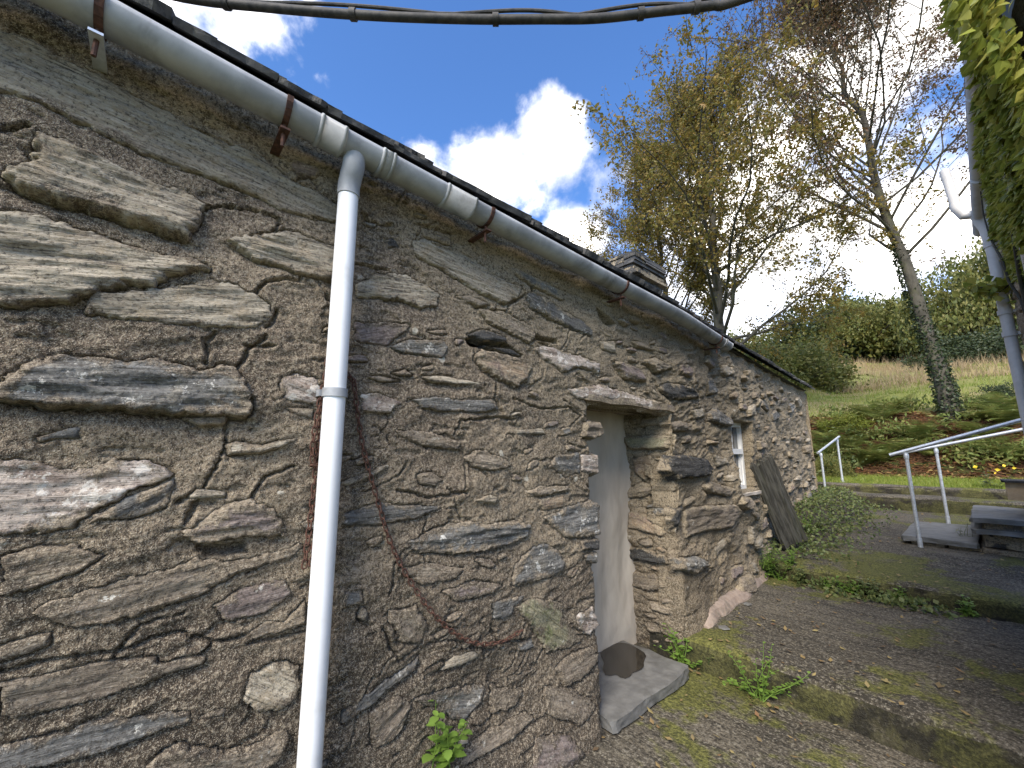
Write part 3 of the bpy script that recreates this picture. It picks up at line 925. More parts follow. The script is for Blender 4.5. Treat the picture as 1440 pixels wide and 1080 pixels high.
# cement-rendered infill of the doorway, uneven
ga, gz = np.meshgrid(np.linspace(DOOR[0] - .05, DOOR[1] + .06, 60), np.linspace(-.05, 1.95, 90), indexing='ij')
hh = .030 * fbm(ga * 3, gz * 2, 51, 3) + .007 * fbm(ga * 14, gz * 9, 53, 3)
idx = np.arange(ga.size).reshape(ga.shape)
q = np.stack([idx[:-1, :-1].ravel(), idx[1:, :-1].ravel(), idx[1:, 1:].ravel(), idx[:-1, 1:].ravel()], 1)
o = link('doorway_infill', mesh_np('doorway_infill', np.stack([(XW - DEEP + hh).ravel(), ga.ravel(), gz.ravel()], 1), q, RENDER, True), cottage)
o.location = -Vector(cottage.location)
o['label'] = 'smooth grey cement render blocking the doorway'


def rough_slab(name, x0, x1, y0, y1, z0, z1, mat, parent, n=14, seed=0, amp=.012, lump=.006):
    """a hewn slab with uneven edges, built as a displaced box"""
    import bmesh
    bm = bmesh.new()
    bmesh.ops.create_cube(bm, size=1.0)
    bmesh.ops.bevel(bm, geom=bm.edges[:], offset=.03, segments=1, affect='EDGES')
    bmesh.ops.subdivide_edges(bm, edges=bm.edges[:], cuts=n, use_grid_fill=True)
    me = bpy.data.meshes.new(name); bm.to_mesh(me); bm.free(); me.materials.append(mat)
    co = np.empty(len(me.vertices) * 3, np.float32); me.vertices.foreach_get('co', co); co = co.reshape(-1, 3).astype(float)
    x = x0 + (co[:, 0] + .5) * (x1 - x0); y = y0 + (co[:, 1] + .5) * (y1 - y0); z = z0 + (co[:, 2] + .5) * (z1 - z0)
    ex = fbm(y * 6 + z * 9, 0 * y + seed + .5, seed, 3); ey = fbm(x * 6 + z * 9, 0 * y + seed + 3.5, seed + 1, 3); ez = fbm(x * 7, y * 7, seed + 2, 3)
    out = np.stack([x + amp * 2 * ex * np.sign(co[:, 0]), y + amp * 2 * ey * np.sign(co[:, 1]), z + lump * 2 * ez], 1)
    me.vertices.foreach_set('co', out.astype(np.float32).ravel()); me.update()
    return link(name, me, parent)


cl = Vector(cottage.location)
# lintel slab: its underside shows dark over the doorway
o = rough_slab('lintel', XW - DEEP - .02, XW + .012, DOOR[0] - .07, DOOR[1] + .10, 1.842, 1.895, ST['purple'], cottage, 8, 3, .012, .008); o.location = -cl
# window
win = bpy.data.objects.new('window', None); C.objects.link(win); win.parent = cottage
wy0, wy1, wz0, wz1 = WIN
wx = float(xw(5.0)) - .13
win.location = Vector((wx, wy0, wz0)) - cl


def wpart(name, a, b, mat):
    mbx = MB(); mbx.box(a, b); return mbx.build(name, mat, win)


Wd, Hd = wy1 - wy0, wz1 - wz0
for nm, a, b in (('frame', (-.03, -.02, -.02), (.035, .045, Hd + .02)), ('frame', (-.03, Wd - .045, -.02), (.035, Wd + .02, Hd + .02)), ('frame', (-.032, .045, Hd - .05), (.033, Wd - .045, Hd + .02)), ('frame', (-.032, .045, -.02), (.033, Wd - .045, .045)),
                 ('meeting_rail', (-.03, .045, Hd * .52), (.05, Wd - .045, Hd * .52 + .06)),
                 ('sash_stile', (-.02, .047, .047), (.02, .080, Hd * .52 - .002)), ('sash_stile', (-.02, Wd - .080, .047), (.02, Wd - .047, Hd * .52 - .002)),
                 ('glazing_bar', (-.01, Wd * .5 - .012, .046), (.022, Wd * .5 + .012, Hd * .52 - .002)), ('glazing_bar', (-.01, Wd * .5 - .012, Hd * .52 + .062), (.022, Wd * .5 + .012, Hd - .052))):
    wpart(nm, a, b, WOODW)
wpart('pane', (-.012, .046, .046), (-.004, Wd - .046, Hd * .52 - .001), GLASS)
wpart('pane', (-.012, .046, Hd * .52 + .061), (-.004, Wd - .046, Hd - .051), GLASS)
wpart('curtain', (-.10, .05, .05), (-.09, Wd * .55, Hd - .05), CURTAIN)
sl = rough_slab('sill', -.03, .17, -.06, Wd + .09, -.055, -.024, RENDER, win, 6, 7, .008, .004)
for nm, a, b in (('window_reveal', (-.05, -.10, -.05), (.09, -.021, Hd + .06)), ('window_reveal', (-.05, Wd + .021, -.05), (.09, Wd + .10, Hd + .06)), ('window_reveal', (-.05, -.10, Hd + .021), (.09, Wd + .10, Hd + .10))):
    mbx = MB(); mbx.box(a, b); mbx.build(nm, RENDER, win)

# ------------------------------------------------------------------ gutter, downpipe, roof, chimney (parts of the cottage)
def gx(y):
    return float(xw(y)) + .125


GY0, GY1 = -3.2, 4.42
gut = bpy.data.objects.new('gutter', None); C.objects.link(gut); gut.parent = cottage; gut.location = -cl


def gutter_run(y0, y1, R, name, mat, parent, step=.12, lip=True, zoff=0.0):
    """half-round channel with wall thickness"""
    n = 14; ys = list(np.arange(y0, y1, step)) + [y1]
    V = []; F = []
    for y in ys:
        cx, cz = gx(y), float(zg(y)) + zoff
        for rr in (R, R - .006):
            for k in range(n + 1):
                a = math.pi + math.pi * k / n
                V.append((cx + rr * math.cos(a), y, cz + rr * math.sin(a) + .03))
    m = 2 * (n + 1)
    for i in range(len(ys) - 1):
        b = i * m
        for k in range(n):
            F.append((b + k, b + k + 1, b + m + k + 1, b + m + k))
            F.append((b + n + 1 + k + 1, b + n + 1 + k, b + m + n + 1 + k, b + m + n + 1 + k + 1))
        for k in (0, n):
            F.append((b + k, b + n + 1 + k, b + m + n + 1 + k, b + m + k))
    for b in (0, (len(ys) - 1) * m):
        for k in range(n): F.append((b + k, b + n + 1 + k, b + n + 2 + k, b + k + 1))
    me = bpy.data.meshes.new(name); me.from_pydata(V, [], F)
    me.polygons.foreach_set('use_smooth', [True] * len(F)); me.materials.append(mat)
    return link(name, me, parent)


gutter_run(GY0, GY1, .068, 'channel', GUTTER, gut)
# joint collars
for (u, v, w) in ((462, 200, .10), (538, 242, .06), (640, 295, .17), (1008, 484, .05)):
    y = at_x(u, v, gx(.5)).y if u < 900 else 4.22
    gutter_run(y - w / 2, y + w / 2, .073, 'joint_collar', GUTTER, gut, step=w)
    for e in (-w / 2 + .008, w / 2 - .008):
        gutter_run(y + e - .006, y + e + .006, .0765, 'collar_rib', GUTTER, gut, step=.012)
# iron brackets: strap round the channel, spike driven into the wall, bolt
for (u, v) in ((142, 28), (400, 172), (682, 318), (872, 414), (1003, 488)):
    y = at_x(u, v, gx(.5)).y if u < 900 else 4.08
    cz = float(zg(y)) + .03
    br = MB()
    pts = [(gx(y) + .0725 * math.cos(math.pi + math.pi * k / 10), y, cz + .0725 * math.sin(math.pi + math.pi * k / 10)) for k in range(11)]
    for a_, b_ in zip(pts[:-1], pts[1:]):
        a_, b_ = Vector(a_), Vector(b_); d_ = (b_ - a_).normalized(); nn = Vector((-d_.z, 0, d_.x)) * .003
        wv = Vector((0, .010, 0))
        br.add([a_ - wv - nn, a_ + wv - nn, a_ + wv + nn, a_ - wv + nn, b_ - wv - nn, b_ + wv - nn, b_ + wv + nn, b_ - wv + nn],
               [(0, 1, 2, 3), (7, 6, 5, 4), (0, 4, 5, 1), (1, 5, 6, 2), (2, 6, 7, 3), (3, 7, 4, 0)])
    br.build('bracket_strap', RUST, gut)
    zs = cz - .105
    MB().box((float(xw(y)) - .03, y - .016, zs - .004), (gx(y) + .035, y + .016, zs + .004)).build('bracket_spike', GALV if u < 300 else RUST, gut)
    MB().tube([(gx(y) + .005, y, cz - .068), (gx(y) + .003, y, zs - .055)], .0065, 8).build('bracket_bolt', RUST, gut, True)

# downpipe
dp = bpy.data.objects.new('downpipe', None); C.objects.link(dp); dp.parent = cottage; dp.location = -cl
py = at_x(497, 240, gx(.5)).y
px_ = XW + .085
pr_ = .039
zt = float(zg(py)) - .02
MB().tube([(gx(py), py, zt + .02), (gx(py), py, zt - .045), (px_ + .02, py, zt - .075), (px_, py, zt - .11), (px_, py, zt - .16)], [.043, .043, .043, .043, .043], 24).build('outlet', GUTTER, dp, True)
yb = at_x(436, 1080, px_).y
lean = (yb - py)
MB().tube([(px_, py, zt - .12), (px_, py + lean * .5, (zt - .12) / 2), (px_, py + lean, -.04)], pr_, 28).build('pipe', PVC, dp, True)
zc_ = at_x(474, 553, px_).z
fr = 1 - zc_ / zt
yc = py + lean * fr
MB().tube([(px_, yc, zc_ - .016), (px_, yc, zc_ + .016)], pr_ + .006, 28).box((XW - .04, yc - .05, zc_ - .012), (px_ - .02, yc + .05, zc_ + .012)).build('pipe_clip', GUTTER, dp, True)

# roof: boarding sheet, individual slates near the eaves
roof = bpy.data.objects.new('roof', None); C.objects.link(roof); roof.parent = cottage; roof.location = -cl
RP = math.radians(40.5)
V = []; F = []
for y in np.arange(-3.3, 9.41, .3):
    x0 = float(xw(y)) - .02; z0 = float(zg(y)) + .205
    V += [(x0, y, z0), (x0 - 2.35, y, z0 + 2.35 * math.tan(RP)), (x0 - 4.7, y, z0)]
for i in range(len(V) // 3 - 1):
    b = i * 3; F += [(b, b + 1, b + 4, b + 3), (b + 1, b + 2, b + 5, b + 4)]
me = bpy.data.meshes.new('roof_sheet'); me.from_pydata(V, [], F); me.materials.append(ROOFSLATE); link('roof_sheet', me, roof)
rr = random.Random(8)
slate_meshes = []
for k in range(6):
    mbx = MB(); t = rr.uniform(.012, .022); w = .5
    n = 7
    bot = [(-w / 2 + w * i / (n - 1), rr.uniform(-.018, .018)) for i in range(n)]
    top = [(w / 2, .44), (-w / 2, .44)]
    o2 = bot + top
    vs = [(x, y, 0) for x, y in o2] + [(x + rr.uniform(-.004, .004), y + rr.uniform(0, .008), t) for x, y in o2]
    m_ = len(o2)
    mbx.add(vs, [tuple(range(m_ - 1, -1, -1)), tuple(range(m_, 2 * m_))] + [(i, (i + 1) % m_, m_ + (i + 1) % m_, m_ + i) for i in range(m_)])
    mm_ = bpy.data.meshes.new('slate'); mm_.from_pydata(mbx.v, [], mbx.f); mm_.materials.append(ROOFSLATE); slate_meshes.append(mm_)
for row in range(5):
    y = -3.2 + rr.uniform(0, .15)
    while y < 9.3:
        w = rr.uniform(.16, .32)
        d_ = row * .19 - .175 + rr.uniform(-.012, .012)
        yy = y + w / 2
        o = link('slate', slate_meshes[rr.randrange(6)], roof)
        base = Vector((float(xw(yy)) - .02 - d_ * math.cos(RP), yy, float(zg(yy)) + .225 + d_ * math.sin(RP)))
        tilt = .045 + rr.uniform(-.01, .02)
        ex = Vector((0, 1, 0)); ey = Vector((-math.cos(RP - tilt), 0, math.sin(RP - tilt)))
        ex = (ex + Vector((rr.uniform(-.02, .02), 0, rr.uniform(-.02, .02)))).normalized()
        ez = ey.cross(ex) * -1
        if ez.z < 0: ez = -ez
        ex = ey.cross(ez)
        Mx = Matrix(((ex.x, ey.x, ez.x, base.x), (ex.y, ey.y, ez.y, base.y), (ex.z, ey.z, ez.z, base.z + .012 + rr.uniform(0, .008)), (0, 0, 0, 1)))
        o.matrix_basis = Mx @ Matrix.Diagonal((w / .5 * .98, 1, 1 + rr.uniform(0, .8), 1))
        y += w
# far gable and back of the cottage
mbx = MB()
xe = float(xw(9.25))
mbx.box((XW - 4.75, -3.2, -.2), (XW - 4.5, 9.25, 2.7))
mbx.add([(xe + .02, 9.27, -.1), (XW - 4.6, 9.27, -.1), (XW - 4.6, 9.27, 2.6), (XW - 2.4, 9.27, 4.5), (xe + .02, 9.27, 2.62)], [(0, 1, 2, 3, 4)])
mbx.add([(XW, -3.19, -.1), (XW - 4.6, -3.19, -.1), (XW - 4.6, -3.19, 2.6), (XW - 2.4, -3.19, 4.5), (XW, -3.19, 2.7)], [(4, 3, 2, 1, 0)])
mbx.build('gable', MORTAR, cottage, loc=-cl)
# eaves soffit: dark boards behind the gutter
V = []; F = []
for y in np.arange(-3.2, 9.3, .3):
    x0 = float(xw(y)); z0 = float(zg(y)) + .070
    V += [(x0 + .055, y, z0), (x0 - .3, y, z0 + .005)]
for i in range(len(V) // 2 - 1): F.append((i * 2, i * 2 + 1, i * 2 + 3, i * 2 + 2))
me = bpy.data.meshes.new('soffit'); me.from_pydata(V, [], F); me.materials.append(OLDWOOD); link('soffit', me, roof)

# chimney of stacked slate blocks
ch = bpy.data.objects.new('chimney', None); C.objects.link(ch); ch.parent = cottage
cc = at_x(880, 410, -3.95)
ch.location = Vector((-3.95, cc.y, 0)) - cl
rc = random.Random(3)
z = 3.7; top_z = at_x(884, 366, -3.95).z - .27
lay = 0
while z < top_z:
    t = rc.choice([.04, .05, .10, .16, .06])
    if z + t > top_z - .10: t = .05
    wide = .47 + .012 * rc.uniform(-1, 1) + (.05 if z > top_z - .16 or lay % 4 == 2 else 0)
    for side in range(4):
        nblk = rc.choice([2, 3])
        e = sorted([-wide] + [rc.uniform(-wide * .7, wide * .7) for _ in range(nblk - 1)] + [wide])
        for a_, b_ in zip(e[:-1], e[1:]):
            if b_ - a_ < .04: continue
            q_ = rc.uniform(-.025, .025)
            if side < 2:
                sg = 1 if side == 0 else -1
                A_ = (sg * (wide - .2) if sg > 0 else -(wide + q_), a_ + .004, z); B_ = ((wide + q_) if sg > 0 else -(wide - .2), b_ - .004, z + t - .004)
            else:
                sg = 1 if side == 2 else -1
                A_ = (a_ * .6, (wide - .2) if sg > 0 else -(wide + q_), z + .002); B_ = (b_ * .6, (wide + q_) if sg > 0 else -(wide - .2), z + t - .006)
            MB().box(A_, B_, .008).build('stone', rc.choice([ROOFSLATE, ROOFSLATE, ST['dark']]), ch)
    z += t; lay += 1
for k in range(7):
    cx_, cy_ = rc.uniform(-.3, .3), rc.uniform(-.3, .3)
    MB().box((cx_ - .19, cy_ - .17, top_z + .012 * k), (cx_ + .19, cy_ + .17, top_z + .012 * k + .02), .02).build('capstone', ROOFSLATE, ch)
MB().box((-.36, -.36, 3.4), (.36, .36, top_z - .01)).build('core', ROOFSLATE, ch)

# ------------------------------------------------------------------ rusty chain on the wall
chain = thing('hanging_chain', 'rusty iron chain looped behind the white downpipe and across the wall', 'chain', (XW + .03, .6, 1.2))
bm_l = MB()
L2, Wl, rw = .0165, .0085, .0030
ring = []
for k in range(16):
    a = 2 * math.pi * k / 16
    ring.append(Vector(((L2 - Wl) * (1 if math.cos(a) > 0 else -1) * (abs(math.cos(a)) > .01) + Wl * math.cos(a), Wl * math.sin(a), 0)))
vs = []; fs = []
for k, p in enumerate(ring):
    t_ = (ring[(k + 1) % 16] - ring[k - 1]).normalized(); nn = Vector((-t_.y, t_.x, 0))
    for j in range(6):
        b_ = 2 * math.pi * j / 6
        vs.append(p + (nn * math.cos(b_) + Vector((0, 0, 1)) * math.sin(b_)) * rw)
for k in range(16):
    for j in range(6):
        fs.append((k * 6 + j, k * 6 + (j + 1) % 6, ((k + 1) % 16) * 6 + (j + 1) % 6, ((k + 1) % 16) * 6 + j))
link_me = bpy.data.meshes.new('link'); link_me.from_pydata([tuple(v) for v in vs], [], fs); link_me.materials.append(RUST)
link_me.polygons.foreach_set('use_smooth', [True] * len(fs))


def surf(u, v, lift=.02):
    y, z = hit(u, v)
    i = np.searchsorted(Sg, y); j = np.searchsorted(Zg_, z)
    return Vector((float(xw(y)) + max(0.0, float(face.low(np.array([y]), np.array([z]))[0])) + .018 + lift, y, z))


cr_ = random.Random(2)


def strand(pix, lift=.012):
    P = [surf(u, v, lift) for u, v in pix]
    # smooth resample
    Q = []
    for i in range(len(P) - 1):
        p0, p1, p2, p3 = P[max(i - 1, 0)], P[i], P[i + 1], P[min(i + 2, len(P) - 1)]
        for k in range(12):
            t = k / 12
            Q.append(.5 * ((2 * p1) + (p2 - p0) * t + (2 * p0 - 5 * p1 + 4 * p2 - p3) * t * t + (3 * p1 - p0 - 3 * p2 + p3) * t ** 3))
    Q.append(P[-1])
    acc_ = 0; nxt = 0; pitch = .0262; flip = 0
    for a_, b_ in zip(Q[:-1], Q[1:]):
        seg = (b_ - a_).length
        while nxt <= acc_ + seg:
            p = a_.lerp(b_, (nxt - acc_) / max(seg, 1e-6)); d_ = (b_ - a_).normalized()
            o = link('link', link_me, chain)
            nrm = Vector((1, 0, 0)) if flip else d_.cross(Vector((1, 0, 0)))
            nrm = (nrm + Vector((cr_.uniform(-.35, .35), cr_.uniform(-.35, .35), cr_.uniform(-.35, .35)))).normalized()
            ez = (nrm - d_ * nrm.dot(d_)).normalized(); ey = ez.cross(d_)
            p = p - Vector(chain.location)
            o.matrix_basis = Matrix(((d_.x, ey.x, ez.x, p.x), (d_.y, ey.y, ez.y, p.y), (d_.z, ey.z, ez.z, p.z), (0, 0, 0, 1)))
            flip = 1 - flip; nxt += pitch
        acc_ += seg


strand([(492, 540), (497, 580), (505, 625), (517, 670), (530, 715), (546, 765), (570, 812), (600, 856), (632, 886), (665, 901), (700, 899), (728, 884)])
strand([(457, 503), (450, 560), (444, 620), (438, 690), (431, 750), (424, 800)], .010)
strand([(459, 505), (446, 555), (438, 600), (434, 635), (438, 655), (444, 640), (450, 600)], .022)
strand([(462, 520), (453, 600), (447, 680), (441, 740), (433, 795)], .020)
strand([(460, 510), (470, 520), (482, 528), (492, 540)], .014)
hk = surf(460, 503, 0)
MB().tube([hk + Vector((-.03, 0, .005)), hk + Vector((.03, 0, 0)), hk + Vector((.035, 0, .02))], .006, 8).build('hook', RUST, chain, True, loc=-Vector(chain.location))

# ------------------------------------------------------------------ ground: terraces, steps, lawn, hillside
def sheet(name, x0, x1, y0, y1, zf, mat, nx, ny, kind='structure', skirt=.0, edge=.010):
    X, Y = np.meshgrid(np.linspace(x0, x1, nx), np.linspace(y0, y1, ny), indexing='ij')
    Z = zf(X, Y)
    V = np.stack([X.ravel(), Y.ravel(), Z.ravel()], 1)
    idx = np.arange(X.size).reshape(X.shape)
    q = np.stack([idx[:-1, :-1].ravel(), idx[1:, :-1].ravel(), idx[1:, 1:].ravel(), idx[:-1, 1:].ravel()], 1)
    F = [q]
    if skirt:
        # front riser with a worn arris, facing the viewer
        ex = np.linspace(x0, x1, nx); rows = []
        base = len(V); nr = 9
        for r in range(nr):
            t = r / (nr - 1)
            zz = Z[:, 0] - skirt * t
            yy = y0 - .012 * min(1, 4 * t) + .016 * fbm(ex * 9, np.full(nx, t * 3.0), 301, 3) * (t > 0) - .03 * t
            rows.append(np.stack([ex, yy, zz], 1))
        V = np.concatenate([V] + rows)
        ii = base + np.arange(nr * nx).reshape(nr, nx)
        F.append(np.stack([ii[1:, :-1].ravel(), ii[1:, 1:].ravel(), ii[:-1, 1:].ravel(), ii[:-1, :-1].ravel()], 1))
    o = link(name, mesh_np(name, V, F, mat, True))
    tag(o, kind=kind)
    return o


def rough_z(base, slope_y=0.0, y0=0.0, amp=.012, seed=0, nose=None):
    def f(X, Y):
        z = base + slope_y * (Y - y0) + amp * fbm(X * 1.5, Y * 1.5, seed, 3) + amp * .35 * fbm(X * 9, Y * 9, seed + 5, 2)
        if nose is not None: z = z - .03 * np.exp(-np.maximum(Y - nose, 0) / .03) - .015 * np.clip(fbm(X * 5, Y * 0 + 1, seed + 9, 3), 0, 1) * np.exp(-np.maximum(Y - nose, 0) / .08)
        return z
    return f


sheet('lower_path', -2.3, .45, -3.2, 3.3, rough_z(-.045, 0, 0, .014, 201), CONC, 160, 240)
sheet('middle_terrace', -1.95, .45, 3.2, 5.45, rough_z(.150, .010, 3.2, .016, 211, 3.2), CONC, 200, 180, skirt=.24)
sheet('upper_terrace', -2.4, 3.2, 5.36, 9.95, rough_z(.318, .052, 5.36, .02, 221, 5.36), CONC, 220, 150, skirt=.20)
sheet('garden_step', -2.6, 4.0, 9.8, 10.6, rough_z(.775, .0, 9.8, .02, 231, 9.8), CONC, 160, 30, skirt=.26)


sheet('lawn_kerb', -2.6, 4.0, 10.40, 10.60, rough_z(.925, .0, 10.4, .012, 235, 10.4), CONC, 160, 12, skirt=.17)


def hill_z(X, Y):
    z = np.interp(Y, [9.0, 10.45, 10.5, 13.0, 14.0, 15.4, 17.0, 30, 46, 70, 140, 400], [.3, .5, .905, 1.0, 1.55, 2.45, 2.75, 5.7, 9.2, 12.5, 20.0, 40.0])
    z = z + sstep(-X, 2.6, 8.0) * np.interp(Y, [0, 9.5, 13, 20, 60], [.0, .6, 1.3, .8, 0.0])
    z = z + np.interp(Y, [10.5, 13, 15, 30], [.01, .03, .22, .5]) * fbm(X * .55, Y * .55, 241, 3) + .05 * fbm(X * 2.5, Y * 2.5, 245, 3) * np.interp(Y, [12.5, 13.5], [.15, 1])
    return z


def mat_hill():
    m, nt, b = mat_new('hillside_turf')
    g = N(nt, 'ShaderNodeNewGeometry'); vec = g.outputs['Position']
    y = N(nt, 'ShaderNodeSeparateXYZ', {'Vector': vec}).outputs['Y']
    n1 = noise(nt, vec, .35, 5.0, .6); n2 = noise(nt, vec, 3.0, 6.0, .65); n3 = noise(nt, vec, 30.0, 4.0, .7)
    grass = MIX(nt, SM(nt, n2, .4, .62), (.10, .14, .022), (.20, .23, .045))
    field = MIX(nt, SM(nt, n1, .42, .60), (.24, .25, .075), (.33, .27, .13))
    field = MIX(nt, M2(nt, 'MULTIPLY', SM(nt, n2, .5, .65), .5), field, (.19, .22, .055))
    litter = MIX(nt, SM(nt, n3, .42, .6), (.045, .028, .016), (.135, .062, .030))
    litter = MIX(nt, SM(nt, n2, .52, .62), litter, (.045, .055, .016))
    yn = M2(nt, 'ADD', y, M2(nt, 'MULTIPLY', M2(nt, 'SUBTRACT', n2, .5), 1.6))
    col = MIX(nt, SM(nt, yn, 12.6, 13.1), grass, litter)
    col = MIX(nt, SM(nt, yn, 15.4, 16.2), col, field)
    setp(nt, b, Base_Color=col, Roughness=.95, Normal=bump(nt, M2(nt, 'ADD', n3, n2), 1.0, .05))
    b.inputs['Specular IOR Level'].default_value = .1
    return m


HILL = mat_hill()
Xs = np.concatenate([np.linspace(-150, -12, 40), np.linspace(-11, 8, 110), np.linspace(9, 120, 36)])
Ys = np.concatenate([np.linspace(9.3, 20, 130), np.linspace(20.5, 60, 60), np.linspace(63, 400, 40)])
Xg, Yg = np.meshgrid(Xs, Ys, indexing='ij')
idx = np.arange(Xg.size).reshape(Xg.shape)
q = np.stack([idx[:-1, :-1].ravel(), idx[1:, :-1].ravel(), idx[1:, 1:].ravel(), idx[:-1, 1:].ravel()], 1)
tag(link('hillside', mesh_np('hillside', np.stack([Xg.ravel(), Yg.ravel(), hill_z(Xg, Yg).ravel()], 1), q, HILL, True)), kind='structure')
# base ground under everything, out to the horizon
GRD = mat_simple('plain_turf', (.09, .11, .03), (.14, .15, .05), 1.5, .95, .3, .03)
sheet('ground', -900, 900, -900, 900, lambda X, Y: -.22 + 0 * X, GRD, 3, 3)
# soil bed along the foot of the cottage, past the second step
bed = sheet('soil_bed', -2.5, -1.30, 5.42, 10.0, lambda X, Y: .30 + .05 * (Y - 5.4) + .26 * sstep(-X, 1.35, 1.85) * sstep(Y, 5.6, 7.2) + .05 * fbm(X * 5, Y * 5, 251, 3), SOIL, 40, 110)
# pinkish mortar fillet along the foot of the wall
fi = MB(); pts = []
V = []; F = []
ys = np.arange(3.42, 5.3, .03)
for y in ys:
    x0 = float(xw(y)) + .03; hgt = (.085 + .03 * float(vnoise(np.array([y * 9]), np.array([1.]), 5)[0])) * min(1, (y - 3.38) / .2); wd = .085 + .05 * float(vnoise(np.array([y * 7]), np.array([4.]), 6)[0])
    z0 = .15
    V += [(x0 - .02, y, z0 + hgt), (x0 + wd * .45, y, z0 + hgt * .62 + .01), (x0 + wd * .85, y, z0 + hgt * .2), (x0 + wd, y, z0 - .03)]
for i in range(len(ys) - 1):
    for k in range(3): b = i * 4 + k; F.append((b, b + 1, b + 5, b + 4))
F.append((0, 1, 2, 3))
me = bpy.data.meshes.new('mortar_fillet'); me.from_pydata(V, [], F); me.materials.append(PINKMORT)
o = link('mortar_fillet', me, cottage); o.location = -cl
# slate door slab
ds = rough_slab('door_slab', XW - DEEP - .01, XW + .135, 2.10, 3.02, -.03, .035, SLAB, None, 16, 17, .014, .003)
tag(ds, 'grey slate slab with a wet patch on the doorway threshold', 'slab')
ds['kind'] = 'thing'
WET, wnt, wb = mat_new('rain_water')
setp(wnt, wb, Base_Color=(.028, .024, .019), Roughness=.07)
pp = [(842, 918), (866, 902), (890, 905), (912, 922), (903, 942), (880, 955), (850, 950)]
pw = [at_z(u, v, .0415) for u, v in pp]
vs = []
for i in range(28):
    f = i / 28 * 7; a_ = pw[int(f)]; b_ = pw[(int(f) + 1) % 7]; q_ = a_.lerp(b_, f - int(f)); cpt = sum(pw, Vector()) / 7
    q_ = cpt + (q_ - cpt) * (.94 + .05 * math.sin(i * 1.35) + .03 * math.sin(i * 3.1)); vs.append((q_.x, q_.y, .0415))
pud = MB().add(vs, [tuple(range(28))]).build('puddle', WET, ds)
if pud.data.polygons[0].normal.z < 0: pud.data.flip_normals()

# ------------------------------------------------------------------ house across the alley (right edge of the picture)
HX = .325; HY0 = 2.12; HY1 = 5.22; HTOP = 3.46
house = thing('neighbouring_house', 'taller stone house with grey gutter, rafter ends and ivy at picture edge', 'house', (HX, 2.0, 0))
hl = Vector(house.location)
hA = np.arange(HY0, HY1 + .001, .035); hZ = np.arange(-.2, HTOP - .05, .03)
hp = Patch(hA, hZ, lambda a, z, h: np.stack([HX - h, a, z], 1), lambda a, z: .03 * fbm(a * 1.5, z * 2, 411, 3), (np.array([0, 1., 0]), np.array([0, 0, 1.]), np.array([-1., 0, 0])), 700)
hp.top = lambda a: HTOP - .02
hp.blocked = lambda lo, hi: False
hp.fill(46, (3.4, HY1, 1.0, 3.3), house, np.random.default_rng(44), ['brown', 'beige', 'purple', 'slate'], (.012, .03), (.2, .5), tries=2500)
hw = hp.mesh('wall', MORTAR, house); hw.location = -hl
pm = Matrix.Translation(hl + Vector(hw.location))
for o, Mx in hp.stones:
    o.parent = hw; o.matrix_basis = Mx
MB().box((HX + .01, HY1 - .02, -.2), (HX + 5.0, HY1 + .06, HTOP + .2)).build('gable', MORTAR, house, loc=-hl)
MB().box((HX + .01, HY0 - .06, -.2), (HX + 5.0, HY0 + .02, HTOP + .2)).build('gable', MORTAR, house, loc=-hl)
MB().add([(.19, HY0 - .15, HTOP + .07), (.19, HY1 + .25, HTOP + .07), (2.9, HY1 + .25, HTOP + 1.95), (2.9, HY0 - .15, HTOP + 1.95), (.19, HY0 - .15, HTOP + .10), (.19, HY1 + .25, HTOP + .10), (2.9, HY1 + .25, HTOP + 1.98), (2.9, HY0 - .15, HTOP + 1.98)],
         [(0, 1, 2, 3), (7, 6, 5, 4), (0, 4, 5, 1), (1, 5, 6, 2), (2, 6, 7, 3), (3, 7, 4, 0)]).build('roof', ROOFSLATE, house, loc=-hl)
RAFT = mat_simple('painted_rafter', (.33, .33, .33), (.42, .42, .41), 12.0, .6, .2, .003, dirt=((.18, .17, .15), .5))
for y in np.arange(HY0 + .05, HY1 + .1, .34):
    MB().add([(.245, y - .035, HTOP - .05), (HX + .05, y - .035, HTOP - .05), (HX + .05, y - .035, HTOP + .16), (.245, y - .035, HTOP + .065),
              (.245, y + .035, HTOP - .05), (HX + .05, y + .035, HTOP - .05), (HX + .05, y + .035, HTOP + .16), (.245, y + .035, HTOP + .065)],
             [(0, 1, 2, 3), (7, 6, 5, 4), (0, 4, 5, 1), (1, 5, 6, 2), (2, 6, 7, 3), (3, 7, 4, 0)]).build('rafter_end', RAFT, house, loc=-hl)
HGX, HGZ = .228, HTOP - .01
n = 12; V = []; F = []
for y in (HY0 - .12, HY1 + .22):
    for r_ in (.044, .039):
        for k in range(n + 1):
            a = math.pi + math.pi * k / n
            V.append((HGX + r_ * math.cos(a), y, HGZ + .03 + r_ * math.sin(a)))
m = 2 * (n + 1)
for k in range(n): F += [(k, k + 1, m + k + 1, m + k), (n + 2 + k, n + 1 + k, m + n + 1 + k, m + n + 2 + k)]
for k in range(n): F.append((m + k, m + n + 1 + k, m + n + 2 + k, m + k + 1))
for k in (0, n): F.append((k, n + 1 + k, m + n + 1 + k, m + k))
hg = bpy.data.objects.new('gutter', None); C.objects.link(hg); hg.parent = house; hg.location = -hl
me = bpy.data.meshes.new('channel'); me.from_pydata(V, [], F); me.polygons.foreach_set('use_smooth', [True] * len(F))
HGUT = mat_simple('pale_grey_gutter', (.50, .50, .49), (.58, .57, .55), 5.0, .5, .1, .003, dirt=((.26, .25, .22), .5))
me.materials.append(HGUT); link('channel', me, hg)
